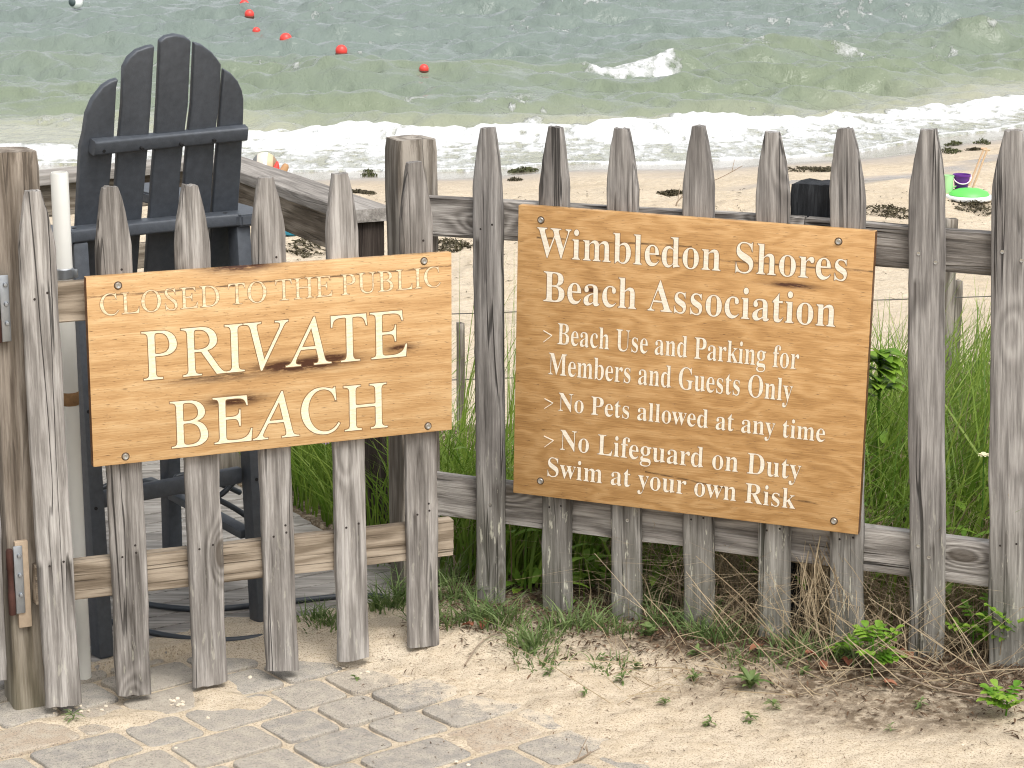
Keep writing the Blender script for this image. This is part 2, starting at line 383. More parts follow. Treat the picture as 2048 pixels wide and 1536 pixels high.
_gx = np.arange(-3.8, 3.8, .012); _gy = np.arange(4.0, 9.4, .012); _GX, _GY = np.meshgrid(_gx, _gy); _GZ = zg(_GX.ravel(), _GY.ravel()).reshape(_GX.shape)
def zs(x, y):
    i = int((x+3.8)/.012+.5); j = int((y-4.0)/.012+.5)
    if 0 <= i < len(_gx) and 0 <= j < len(_gy): return float(_GZ[j, i])
    return float(zg(np.array([x]), np.array([y]))[0])
def tensor(xs, ys):
    X, Y = np.meshgrid(xs, ys); nx, ny = len(xs), len(ys)
    i = np.arange(ny-1)[:, None]*nx+np.arange(nx-1)[None, :]; i = i.ravel()
    return X.ravel(), Y.ravel(), np.stack([i, i+1, i+nx+1, i+nx], 1)
xs = np.concatenate([[-400, -120, -45], np.arange(-20, -3, .4), np.arange(-3, -1.5, .06), np.arange(-1.5, 1.6, .0085), np.arange(1.6, 3, .06), np.arange(3, 20, .4), [45, 120, 400]])
ys = np.concatenate([[-60, -20, -5, 0, 2, 3, 3.6], np.arange(4.0, 4.3, .03), np.arange(4.3, 5.75, .009), np.arange(5.75, 8, .03), np.arange(8, 14, .09), np.arange(14, 30, .10), np.arange(30, 45, .7), [60, 120, 400]])
X, Y, fq = tensor(xs, ys); Z = zg(X, Y)
ground = mesh_obj('sand', np.stack([X, Y, Z], 1), fq, M_sand); tag(ground, kind='structure')
S = Y-shore_y(X)
wet = sstep(-3.4, -1.6, S+(fbm(X*.8, Y*.8, 3, 21)-.5)*1.4)*(Y > 15)
wet = np.maximum(wet, sstep(.55, .9, np.exp(-((S+4.2+.5*np.sin(X*.6))/.55)**2))*sstep(1.6, 3.0, X)*.95*(Y > 15))
fd = (X-f0.x)*f_n.x+(Y-f0.y)*f_n.y            # distance in front of the fence
soil = sstep(.50, .08, fd+(fbm(X*6, Y*6, 3, 31)-.5)*.5+.26*sstep(.8, -.1, X)-.05)*sstep(-1.1, -.3, fd+.0)*sstep(-.38, -.05, X)*(Y < 8)
soil = np.maximum(soil, sstep(-.15, -.4, fd)*sstep(-3.6, -2.6, fd)*(Y < 9.3)*(Y > 5.2)*.9*sstep(-.5, -.2, X))
soil = np.maximum(soil, (Y > 5.9)*(Y < 9.0)*(X < -.2)*.9)
fattr(ground, 'wet', wet); fattr(ground, 'soil', soil)

# pavers: one paved sheet, laid in rows
def build_paving():
    a = math.radians(38); e1 = Vector((math.cos(a), math.sin(a), 0)); e2 = Vector((math.sin(a), -math.cos(a), 0))
    o = gnd(380, 1478); rg = random.Random(3); mb = MB()
    for row in range(-7, 9):
        w = .158; s = -2.4+rg.uniform(0, .2)
        if row == 0: s = -2.4
        while s < 2.4:
            L = rg.choice([.155, .155, .205, .235])
            c = o+e1*(s+L/2)+e2*((row+.5)*w)
            s += L
            if not (-1.75 < c.x < 1.2 and 3.9 < c.y < 5.6): continue
            dky = c.y-.70*(c.x+1.15)
            if dky > 5.02 and c.x < -.75: continue
            hx, hy = L/2-.0075, w/2-.0075; n = 5; pts = []
            r = .020
            for (sx, sy, a0) in ((1, 1, 0), (-1, 1, 90), (-1, -1, 180), (1, -1, 270)):
                for k in range(n):
                    t = math.radians(a0+90*k/(n-1)); pts.append([sx*(hx-r)+r*math.cos(t), sy*(hy-r)+r*math.sin(t)])
            # edge points between the corners, tumbled outline
            full = []
            for i in range(len(pts)):
                p, q = pts[i], pts[(i+1) % len(pts)]; full.append(p)
                if math.dist(p, q) > .04:
                    for k in (1, 2, 3, 4, 5): full.append([p[0]+(q[0]-p[0])*k/6, p[1]+(q[1]-p[1])*k/6])
            ph = rg.uniform(0, 99); N = len(full)
            tz = rg.uniform(-.0015, .0015); tx, ty = rg.uniform(-.01, .01), rg.uniform(-.01, .01)
            vs = []; rings = [(1.0, -.03), (1.0, -.0065), (.985, -.0022), (.95, -.0004), (.86, 0.0), (.5, .0004)]
            j = [1+rg.uniform(-.010, .010)+.012*math.sin(3*2*math.pi*i/N+ph) for i in range(N)]
            for (k, z) in rings:
                for i, p in enumerate(full):
                    q = j[i]*k; x, y = p[0]*q, p[1]*q
                    if k > .9: x = p[0]*j[i]-(1-k)*.075*np.sign(p[0]) if abs(p[0]) > hx*.5 else p[0]*j[i]; y = p[1]*j[i]-(1-k)*.075*np.sign(p[1]) if abs(p[1]) > hy*.5 else p[1]*j[i]
                    pp = c+e1*x+e2*y; vs.append((pp.x, pp.y, z+tz+tx*x+ty*y))
            fs = []
            for i in range(len(rings)-1):
                for q in range(N): fs.append((i*N+q, i*N+(q+1) % N, (i+1)*N+(q+1) % N, (i+1)*N+q))
            fs.append(tuple((len(rings)-1)*N+q for q in range(N)))
            fs = [tuple(reversed(f)) for f in fs]
            mb.add(vs, fs, None, .001+rg.choice([rg.uniform(0, .6), rg.uniform(0, .6), rg.uniform(.5, 1)]))
    ob = mb.build('paving', M_paver); tag(ob, kind='structure')
build_paving()

# deck -----------------------------------------------------------
def build_deck():
    o = DO; rg = random.Random(5); mb = MB(); w = .088
    for k in range(22):
        y0 = k*w; a = o+d2*(y0+w/2)-d1*1.3; b = o+d2*(y0+w/2)+d1*(1.24+rg.uniform(-.01, .01))
        # boards stop under the right railing
        m = frame((a+b)/2+Vector((0, 0, -.0125+rg.uniform(-.0015, .0015))), b-a); mb.rbox((b-a).length, w-.007, .025, .003, m)
    ob = mb.build('deck', M_deck); tag(ob, kind='structure')
build_deck()
# ------------------------------------------------------------------ SEA
def build_sea():
    # rows get farther apart with distance; s = distance off the shoreline
    ny, nx = 620, 560
    t = np.linspace(0, 1, ny); sy = 23.2+(np.exp(t*2.1)-1)/(math.exp(2.1)-1)*62
    sy = np.concatenate([sy, [92, 110, 150, 220, 400, 800, 1500]])
    q = np.linspace(-1, 1, nx)
    X = q[None, :]*(sy[:, None]*.40+2); Yb = np.repeat(sy[:, None], nx, 1)
    S = Yb-shore_y(X)
    Zw = np.zeros_like(X); rg = random.Random(12)
    damp = sstep(.2, 9, S)
    for k in range(85):
        big = k < 42; lam = 1.0*(6**rg.random()) if big else .32*(3.4**rg.random()); th = math.radians(rg.gauss(266, 20 if big else 36)); kk = 2*math.pi/lam
        ph = rg.uniform(0, 6.28); A = (.0128*lam**.72 if big else .0095*lam**.7)
        arg = kk*(X*math.cos(th)+Yb*math.sin(th))+ph+1.3*(fbm(X*.16+k, Yb*.16, 2, k)-.5)*6
        fade = np.clip(lam/(.0022*Yb), 0, 1)
        Zw += A*((((np.sin(arg)+1)*.5)**1.45*2-1) if big else np.sin(arg))*fade
    Zw = Zw*.95*(.10+.90*damp)*(.65+.9*fbm(X*.22, Yb*.12, 3, 77))
    # swell lines running in to the shore: (distance off shore at x, height, front length, back length)
    foam = np.zeros_like(X); green = np.zeros_like(X)
    wob = (fbm(X*.35, Yb*.02, 3, 41)-.5)
    def swell(s0, amp, lf, lb):
        d = S-(s0+wob*3.4)
        return amp*np.where(d < 0, np.exp(-(d/lf)**2), np.exp(-(d/lb)**2)), d
    h1, dd1 = swell(7.4, .15, .9, 2.2); h2, dd2 = swell(11.9, .25, .9, 2.8); h3, dd3 = swell(22, .14, 2.0, 4.0); h4, _ = swell(33, .14, 2.5, 5)
    amp2 = .5+.8*fbm(X*.28+5, X*0, 2, 61)
    Zw += h1*(.55+.7*fbm(X*.3, X*0, 2, 51))+h2*amp2+h3*.8+h4*.8
    # spilling crest of the outer line
    brk = np.exp(-(((X-2.05)/.95))**4)+.62*np.exp(-((X-6.05)/.38)**2)+.30*np.exp(-((X-8.5)/.9)**2)+.25*np.exp(-((X-4.6)/.6)**2)
    n1 = fbm(X*3.2, Yb*1.6, 4, 91); n2 = fbm(X*9, Yb*4, 3, 95); nl = fbm(X*1.2, Yb*.5, 4, 99)
    face = sstep(-.95, -.45, dd2+(n1-.5)*.9)*sstep(.40, .15, dd2+(n2-.5)*.3)
    f2 = face*np.clip(brk*1.2, 0, 1)*sstep(.30, .55, n1*.55+n2*.55+.22*brk-.12)
    Zw += f2*(.05*n2+.02)
    f1 = sstep(-.35, 0, dd1)*sstep(.35, .05, dd1)*sstep(.60, .74, nl)*.5
    # surf zone: broken white water from the shore outward
    edge = np.interp(X, [-9, -5.6, -3.3, 0, 3, 7, 11], [1.2, 1.9, 4.0, 4.8, 4.3, 3.0, 2.6])+(nl-.5)*1.6
    lace = sstep(.42, .62, n1*.55+n2*.45+.12)
    surf = sstep(edge+.5, edge-.6, S)
    band = np.exp(-((S-edge+.9)/1.0)**2)
    f3 = surf*np.clip(.36+.46*lace+.34*band-.20*sstep(2.8, .3, S), 0, 1)
    Zw += band*.12*(n1)+surf*.05*(n2-.5)
    # streaks of old foam farther out
    st = fbm(X*1.1, Yb*.55, 5, 131); f4 = sstep(.60, .70, st)*.55*sstep(.42, .6, n2)*sstep(60, 20, S)
    caps = sstep(.20, .30, Zw-h1-h2-h3-h4)*.5*sstep(.5, .66, n2)
    foam = np.clip(np.maximum.reduce([f1, f2*.74, f3, f4*.8, caps]), 0, 1)
    # thin edge of the swash
    foam = np.maximum(foam, np.exp(-((S-.10-(nl-.5)*.5)/.10)**2)*.9)
    green = np.clip(.9*sstep(19, 5, S+(fbm(X*.25, Yb*.3, 3, 171)-.5)*9)+(h1*.8+h2*1.0), 0, 1)
    sandy = np.clip(sstep(7.5, 3.5, S), 0, 1)
    Zt = SEA+Zw*np.clip(S/3.0, 0.0, 1)+.012*np.clip(S, -3, 1)+.02
    Zt = np.where(S < 0, zg(X, Yb)-.02+.02*sstep(-.05, 0, S), Zt)
    V = np.stack([X.ravel(), Yb.ravel(), Zt.ravel()], 1)
    nyy = len(sy); i = (np.arange(nyy-1)[:, None]*nx+np.arange(nx-1)[None, :]).ravel()
    fq = np.stack([i, i+1, i+nx+1, i+nx], 1)
    keep = (S.ravel()[fq].max(1) > -.05); fq = fq[keep]
    m, nt, b = new_mat('sea_water'); pos = nd(nt, 'ShaderNodeNewGeometry').outputs['Position']
    fo, gr, sa = attr(nt, 'foam'), attr(nt, 'green'), attr(nt, 'sandy')
    col = mixc(nt, gr, (.160, .196, .172), (.172, .204, .136)); col = mixc(nt, sa, col, (.33, .33, .24))
    fn = noise(nt, scaled(nt, pos, (1, .40, 1)), 6.5, 6, .66); fm = ramp(nt, mth(nt, 'ADD', fo, mth(nt, 'MULTIPLY', mth(nt, 'SUBTRACT', fn, .5), 1.5)), [(.36, 0.0), (.72, 1.0)])
    col = mixc(nt, fm, col, (.64, .65, .635))
    nt.links.new(col, b.inputs['Base Color'])
    rr = nd(nt, 'ShaderNodeMapRange', {0: fm, 3: .13, 4: .95}); nt.links.new(rr.outputs[0], b.inputs['Roughness'])
    b.inputs['IOR'].default_value = 1.33
    r1 = noise(nt, scaled(nt, pos, (1, .55, 1)), 3.2, 5, .6, .3); r2 = noise(nt, scaled(nt, pos, (1, .6, 1)), 22, 4, .6)
    bump(nt, b, mth(nt, 'ADD', mth(nt, 'ADD', r1, mth(nt, 'MULTIPLY', r2, .06)), mth(nt, 'MULTIPLY', mth(nt, 'MULTIPLY', fm, fn), 1.0)), .085, .9)
    global SEA_GRID; SEA_GRID = (sy, Zt, nx)
    o = mesh_obj('sea', V, fq, m); tag(o, kind='structure')
    for n, a in (('foam', foam), ('green', green), ('sandy', sandy)): fattr(o, n, a.ravel())
build_sea()
# ------------------------------------------------------------------ timber shapes
def rrect(w, t, r, nw=5):
    """cross-section ring: width w along x, front at y=-t/2"""
    pts = []
    for (sx, sy, a0) in ((1, -1, -90), (1, 1, 0), (-1, 1, 90), (-1, -1, 180)):
        for k in range(4):
            a = math.radians(a0+30*k); pts.append((sx*(w/2-r)+r*math.cos(a), sy*(t/2-r)+r*math.sin(a)))
        if sx == 1 and sy == 1 or sx == -1 and sy == -1:
            y = sy*t/2; x0 = sx*(w/2-r)
            for k in range(1, nw): pts.append((x0*(1-2*k/nw), y))
    return pts
def picket_mesh(L, w, t, seed, tip=.42, taper=.13, round_r=.010, wob=.0022, chip=0.0, botcut=0.0):
    rg = random.Random(seed); pr = rrect(w, t, round_r); n = len(pr); vs = []; fs = []
    zs_ = list(np.linspace(0, L-taper, 46))+list(np.linspace(L-taper, L, 16))[1:]
    ph = [rg.uniform(0, 50) for _ in range(4)]
    for z in zs_:
        k = 1.0
        if z > L-taper:
            q = (z-(L-taper))/taper; k = 1-(1-tip)*(.58*q+.42*q*q)
        wl = vn(z*9+ph[0], ph[0])+.5*vn(z*40, ph[0]); wr = vn(z*9+ph[1], ph[1])+.5*vn(z*40, ph[1])
        cx = vn(z*2.2+ph[2], 3)*.006
        for (x, y) in pr:
            e = x/(w/2)
            xx = x*k+cx*(1-max(0, (z-L+taper))/taper)+(wr if e > 0 else wl)*wob*2*abs(e)
            yy = y-(1-e*e)*.0025*(1 if y < 0 else 0)+vn(z*14+ph[3], x*60)*.0016
            zz = z
            if z == 0: zz = botcut*e+vn(x*90, ph[0])*.005
            if z >= L-1e-6: zz = z+vn(x*160, ph[1])*.007*(1+chip*2)
            vs.append((xx, yy, zz))
    for i in range(len(zs_)-1):
        for j in range(n): fs.append((i*n+j, i*n+(j+1) % n, (i+1)*n+(j+1) % n, (i+1)*n+j))
    fs.append(tuple(range(n-1, -1, -1))); b = (len(zs_)-1)*n; fs.append(tuple(b+j for j in range(n)))
    return vs, fs
def beam_mesh(L, w, t, axis, seed, r=.004, wob=.002, top_bevel=0.0):
    """beam with its length along `axis` ('X' or 'Z'), starting at 0; w = other wide dimension, t = thickness along y"""
    rg = random.Random(seed); pr = rrect(w, t, r); n = len(pr); vs = []; fs = []; N = max(8, int(L/.03)); ph = rg.uniform(0, 60)
    for i in range(N+1):
        z = L*i/N; k = 1.0
        if i == N and top_bevel: k = 1-top_bevel
        for q, (x, y) in enumerate(pr):
            dx = vn(z*7+ph, q*.9)*wob*2; dy = vn(z*7+ph+9, q*.9)*wob*2
            p = (x*k+dx, y*k+dy, z+vn(x*70, y*70+ph)*.006*(1 if i in (0, N) else 0))
            vs.append((p[2], p[1], p[0]) if axis == 'X' else p)
    for i in range(N):
        for j in range(n):
            f = (i*n+j, i*n+(j+1) % n, (i+1)*n+(j+1) % n, (i+1)*n+j); fs.append(tuple(reversed(f)) if axis == 'X' else f)
    a = tuple(range(n-1, -1, -1)); b = tuple(N*n+j for j in range(n))
    fs += [tuple(reversed(a)), tuple(reversed(b))] if axis == 'X' else [a, b]
    return vs, fs
def frame_z(p, ex, ez):
    ez = Vector(ez).normalized(); ey = ez.cross(Vector(ex)).normalized(); ex = ey.cross(ez)
    return Matrix(((ex.x, ey.x, ez.x, p[0]), (ex.y, ey.y, ez.y, p[1]), (ex.z, ey.z, ez.z, p[2]), (0, 0, 0, 1)))
def put(o, m, par): o.matrix_local = (par.matrix_basis.inverted() @ m) if par is not None else m

nail_mb = MB(); nail_mb.lathe([(.0001, .0012), (.0026, .0010), (.0030, 0.0), (.003, -.004)], 10)
screw_mb = MB(); screw_mb.lathe([(.0001, .0004), (.0012, .0006), (.0014, .0018), (.0042, .0022), (.0048, .0008), (.0048, -.004)], 14)
PROTO = {}
def stud(kind, par, x, z, y):
    """a nail or screw head on a picket's front face"""
    if kind not in PROTO:
        o = (nail_mb if kind == 'nail' else screw_mb).build(kind, M_nail if kind == 'nail' else M_screw, par); PROTO[kind] = o.data
    else: o = bpy.data.objects.new(kind, PROTO[kind]); link(o, par)
    o.matrix_local = Matrix.Translation((x, y, z)) @ Matrix.Rotation(math.radians(90), 4, 'X')
def crack_drip(par, x, z, L, y):
    pass
def add_picket(par, p, n, d, top, bot, wpx, mat, seed, t=.02, tip=.42, studs=(), taper=.135):
    b = on_plane(*bot, p, n); tp = on_plane(*top, p, n); ez = (tp-b); L = ez.length
    w = wpx*(b.y*math.cos(PITCH)+(H-b.z)*math.sin(PITCH))/F/abs(d.x)*.97
    vs, fs = picket_mesh(L, w, t, seed, tip, taper, round_r=.0065, botcut=R.uniform(-.006, .006))
    o = mesh_obj('picket', vs, fs, mat, par)
    m = frame_z(b-n*(t/2), d, ez/L); put(o, m, par)
    o.data.set_sharp_from_angle(angle=math.radians(50))
    for (kind, fx, fz) in studs: stud(kind, o, fx*w, fz*L, -t/2-.0018)
    return o, m
def add_rail(par, p, n, d, a, b, hgt, t, mat, seed, name='rail'):
    A = on_plane(*a, p, n); B = on_plane(*b, p, n); ex = B-A
    vs, fs = beam_mesh(ex.length, hgt, t, 'X', seed)
    o = mesh_obj(name, vs, fs, mat, par); put(o, frame(A-n*(t/2), ex, (0, 0, 1)), par)
    o.data.set_sharp_from_angle(angle=math.radians(50)); return o

# ------------------------------------------------------------------ THE GATE
gate = empty('picket_gate', tuple(g0)); tag(gate, 'weathered grey picket gate with six pickets carrying the private beach sign', 'gate')
gp = [((68, 382), (128, 1412), 66), ((222, 375), (270, 1390), 66), ((383, 371), (421, 1370), 65), ((535, 355), (567, 1342), 62), ((683, 348), (711, 1320), 61), ((832, 325), (850, 1293), 60)]
for i, (t_, b_, w_) in enumerate(gp):
    st = [('nail', -.18, .285), ('nail', .22, .29), ('nail', -.16, .80), ('nail', .20, .81)]
    if i % 2: st += [('nail', .2, .305), ('nail', .18, .845)]
    add_picket(gate, g0, g_n, g_dir, t_, b_, w_, M_picket_gate, 100+i, t=.024, studs=st)
gr_p = g0-g_n*.0245
add_rail(gate, gr_p, g_n, g_dir, (72, 1172), (907, 1076), .092, .038, M_rail_gate, 201)
add_rail(gate, gr_p, g_n, g_dir, (96, 608), (903, 548), .088, .038, M_rail_gate, 202)

# post the gate hangs on, with hinge
pb = on_plane(92, 1400, g0-g_n*.064, g_n); GPW = .118
lp_c = pb-g_dir*(GPW/2-.045)-g_n*(GPW/2)
gpost = empty('gate_post', (lp_c.x, lp_c.y, -.02)); tag(gpost, 'thick square brown wooden gate post with a rusty hinge at the left edge', 'post')
ptop = at_y(40, 318, lp_c.y)
vs, fs = beam_mesh(ptop.z+.05, GPW, GPW, 'Z', 31, r=.008, wob=.002, top_bevel=.05)
po = mesh_obj('post', vs, fs, M_post_l, gpost); put(po, frame((lp_c.x, lp_c.y, -.03), g_dir), gpost); po.data.set_sharp_from_angle(angle=math.radians(45))
pf = lp_c+g_n*(GPW/2)            # post front plane
def hinge(v0, v1, with_shim=True):
    top = on_plane(30, v0, pf, g_n); bot = on_plane(40, v1, pf, g_n); zc = (top.z+bot.z)/2; hh = top.z-bot.z
    c = on_plane((37 if with_shim else 9), (v0+v1)/2, pf, g_n)
    h = empty('hinge', (0, 0, 0)); h.parent = gpost
    M0 = frame(c, g_dir); put(h, M0, gpost)
    if with_shim:
        s = MB(); s.rbox(.030, .014, hh*1.28, .002, Matrix.Translation((.008, -.007, -.014))); s.build('shim', M_shim, h)
    l = MB(); l.rbox(.021, .005, hh, .002, Matrix.Translation((-.002, -.017, 0))); l.build('leaf', M_galv, h)
    k = MB(); k.lathe([(.0075, -hh*.50), (.0085, -hh*.48), (.0085, -hh*.17), (.0072, -hh*.16), (.0072, hh*.16), (.0085, hh*.17), (.0085, hh*.44), (.006, hh*.47)], 14, Matrix.Translation((-.0215, -.019, 0))); k.build('barrel', M_rust, h)
    for q in (.36, .07, -.22):
        b_ = MB(); b_.lathe([(.0055, 0), (.0055, .004), (.004, .0065), (.0025, .0068)], 8, Matrix.Translation((0, -.0195, q*hh)) @ Matrix.Rotation(math.radians(90), 4, 'X')); b_.build('bolt', M_galv, h)
hinge(1088, 1222); hinge(548, 680, False)

# neighbouring gate leaf at the frame's edge
leaf2 = empty('picket_gate', tuple(on_plane(-40, 1362, g0, g_n))); tag(leaf2, 'edge of a second grey picket gate left of the hinged post', 'gate')
for i, (t_, b_) in enumerate((((-62, 400), (-20, 1362)), ((-220, 405), (-172, 1385)))):
    add_picket(leaf2, g0-g_n*.03, g_n, g_dir, t_, b_, 66, M_picket_gate, 130+i, t=.022)
add_rail(leaf2, g0-g_n*.053, g_n, g_dir, (-330, 1218), (-8, 1182), .092, .036, M_rail_gate, 203)
add_rail(leaf2, g0-g_n*.053, g_n, g_dir, (-330, 640), (-30, 616), .088, .036, M_rail_gate, 204)

# ------------------------------------------------------------------ THE FENCE
fence = empty('picket_fence', tuple(f0)); tag(fence, 'weathered grey picket fence carrying the beach association sign, weeds at its foot', 'fence')
fp = [((972, 256), (978, 1228), 57), ((1107, 255), (1112, 1243), 58), ((1240, 258), (1252, 1268), 60), ((1395, 253), (1395, 1275), 60), ((1543, 265), (1548, 1300), 63), ((1690, 257), (1694, 1325), 65), ((1855, 260), (1850, 1362), 68), ((2026, 262), (2014, 1340), 76), ((2190, 265), (2176, 1360), 76)]
for i, (t_, b_, w_) in enumerate(fp):
    st = [('nail', -.2, .80), ('nail', .2, .81)] if i < 6 else [('screw', -.22, .785), ('screw', .24, .77)]
    st += [('screw', .1, .235)] if i in (0, 2, 6) else [('nail', -.2, .24), ('nail', .2, .245)]
    if i == 6: st += [('screw', -.2, .255)]
    add_picket(fence, f0, f_n, f_dir, t_, b_, w_, M_picket, 150+i, t=.026, tip=.42, studs=st, taper=.15)
fr_p = f0-f_n*.0265
add_rail(fence, fr_p, f_n, f_dir, (848, 432), (1607, 477), .100, .038, M_rail, 211)
add_rail(fence, fr_p, f_n, f_dir, (1609, 477.5), (2210, 530), .100, .038, M_rail, 212)
add_rail(fence, fr_p, f_n, f_dir, (852, 988), (2210, 1160), .110, .040, M_rail, 213)
for (u, vt, w, par_dir, mat, nm, sd, dy) in ((826, 276, .106, g_dir, M_post, 'corner_post', 33, .058), (1620, 364, .098, f_dir, M_char, 'charred_post', 34, .054)):
    q = on_plane(u, 700, fr_p-f_n*(.039+dy), f_n); tz = at_y(u, vt, q.y).z
    vs, fs = beam_mesh(tz+.15, w, w, 'Z', sd, r=.007, wob=.003 if sd == 33 else .006, top_bevel=.06)
    o = mesh_obj(nm, vs, fs, mat, fence); put(o, frame((q.x, q.y, -.15), par_dir), fence); o.data.set_sharp_from_angle(angle=math.radians(45))
    if sd == 33: o['label'] = 'square brown corner post with bark streaks'; corner_post_q = q
    else: o['label'] = 'black charred fence post'

# ------------------------------------------------------------------ SIGNS
def sign_wood(name, dark, mid, light, stains, cath, cracks):
    m, nt, b = new_mat(name); p = nd(nt, 'ShaderNodeTexCoord').outputs['Object']
    low = noise(nt, scaled(nt, p, (3.2, 3, 10)), 1.0, 3, .55); sx = nd(nt, 'ShaderNodeSeparateXYZ', {0: p})
    rings = mth(nt, 'ADD', mth(nt, 'MULTIPLY', sx.outputs['Z'], 42.0 if cath else 150.0), mth(nt, 'MULTIPLY', low, 46.0 if cath else 14.0))
    if cath: rings = mth(nt, 'ADD', rings, mth(nt, 'MULTIPLY', sx.outputs['X'], 9.0))
    band = mth(nt, 'MULTIPLY_ADD', mth(nt, 'SINE', rings), .5, .5)
    fine = noise(nt, scaled(nt, p, (13, 20, 330)), 1.0, 6, .72); por = noise(nt, scaled(nt, p, (42, 40, 520)), 1.0, 2, .6); bl = noise(nt, scaled(nt, p, (3.5, 3, 7)), 1.0, 4, .6)
    t = mth(nt, 'ADD', mth(nt, 'MULTIPLY', band, .15 if cath else .10), mth(nt, 'ADD', mth(nt, 'MULTIPLY', fine, .72), mth(nt, 'MULTIPLY', bl, .28 if cath else .42)))
    col = ramp(nt, t, [(.33 if cath else .36, dark), (.55 if cath else .60, mid), (.77 if cath else .82, light)])
    pm = ramp(nt, por, [(.64, 0.0), (.70, .75)]); col = mixc(nt, pm, col, tuple(c*.32 for c in dark))
    wob = noise(nt, scaled(nt, p, (3, 3, 3)), 1.0, 4, .6); rag = noise(nt, scaled(nt, p, (26, 10, 160)), 1.0, 5, .7)
    for (cx, cz, rx, rz, s) in stains:
        dx = mth(nt, 'DIVIDE', mth(nt, 'SUBTRACT', sx.outputs['X'], cx), rx); dz = mth(nt, 'DIVIDE', mth(nt, 'SUBTRACT', sx.outputs['Z'], cz), rz)
        r2 = mth(nt, 'ADD', mth(nt, 'MULTIPLY', dx, dx), mth(nt, 'MULTIPLY', dz, dz))
        k = mth(nt, 'MULTIPLY', mth(nt, 'POWER', 2.718, mth(nt, 'MULTIPLY', r2, -.8)), mth(nt, 'MULTIPLY', ramp(nt, rag, [(.30, 0.15), (.52, 1.0)]), s*1.7), clamp=True)
        col = mixc(nt, k, col, (.060, .020, .007))
    for (z0, sl, x0, x1, wd) in cracks:
        zz = mth(nt, 'SUBTRACT', mth(nt, 'SUBTRACT', sx.outputs['Z'], z0), mth(nt, 'MULTIPLY', sx.outputs['X'], sl)); zz = mth(nt, 'ADD', zz, mth(nt, 'MULTIPLY', mth(nt, 'SUBTRACT', wob, .5), .02))
        k = ramp(nt, mth(nt, 'ABSOLUTE', zz), [(0.0, .95), (wd, .7), (wd*2, 0.0)])
        k = mth(nt, 'MULTIPLY', k, ramp(nt, rag, [(.40, 0.0), (.55, 1.0)]))
        k = mth(nt, 'MULTIPLY', k, mth(nt, 'MULTIPLY', mth(nt, 'GREATER_THAN', sx.outputs['X'], x0), mth(nt, 'LESS_THAN', sx.outputs['X'], x1)))
        col = mixc(nt, k, col, (.05, .026, .012))
    geo = nd(nt, 'ShaderNodeNewGeometry').outputs['Normal']
    nt.links.new(col, b.inputs['Base Color']); b.inputs['Roughness'].default_value = .48; b.inputs['Specular IOR Level'].default_value = .35
    bump(nt, b, mth(nt, 'SUBTRACT', mth(nt, 'ADD', fine, mth(nt, 'MULTIPLY', band, .4)), pm), .0009, .8); return m
M_signw = sign_wood('oiled_cedar_sign', (.30, .155, .055), (.50, .30, .13), (.66, .455, .24),
                    [(.36, .445, .075, .016, 1.0), (.50, .195, .10, .013, 1.0), (.57, .205, .05, .010, .8), (.335, .125, .06, .012, .8), (.75, .215, .035, .008, .7), (.30, .18, .10, .008, .45)],
                    False, [(.392, .012, -1, 2, .0010), (.18, .02, .18, .36, .0010), (.447, -.01, .3, 2, .0007)])
M_signw2 = sign_wood('teak_sign', (.28, .142, .046), (.45, .252, .094), (.59, .365, .165), [(.20, .545, .022, .006, .9), (.70, .60, .05, .006, .8)],
                     True, [(.665, .02, .05, .45, .0009), (.125, -.075, .35, .80, .0009), (.64, .01, .36, .9, .0006)])
M_signedge = sign_wood('sign_edge_dark', (.05, .02, .008), (.11, .05, .02), (.20, .10, .05), [], False, [])
M_letter = simple('cream_carved_paint', (.80, .70, .50), .5, var=.10, vscale=120)
M_letter2 = simple('white_carved_paint', (.84, .78, .66), .5, var=.08, vscale=150)

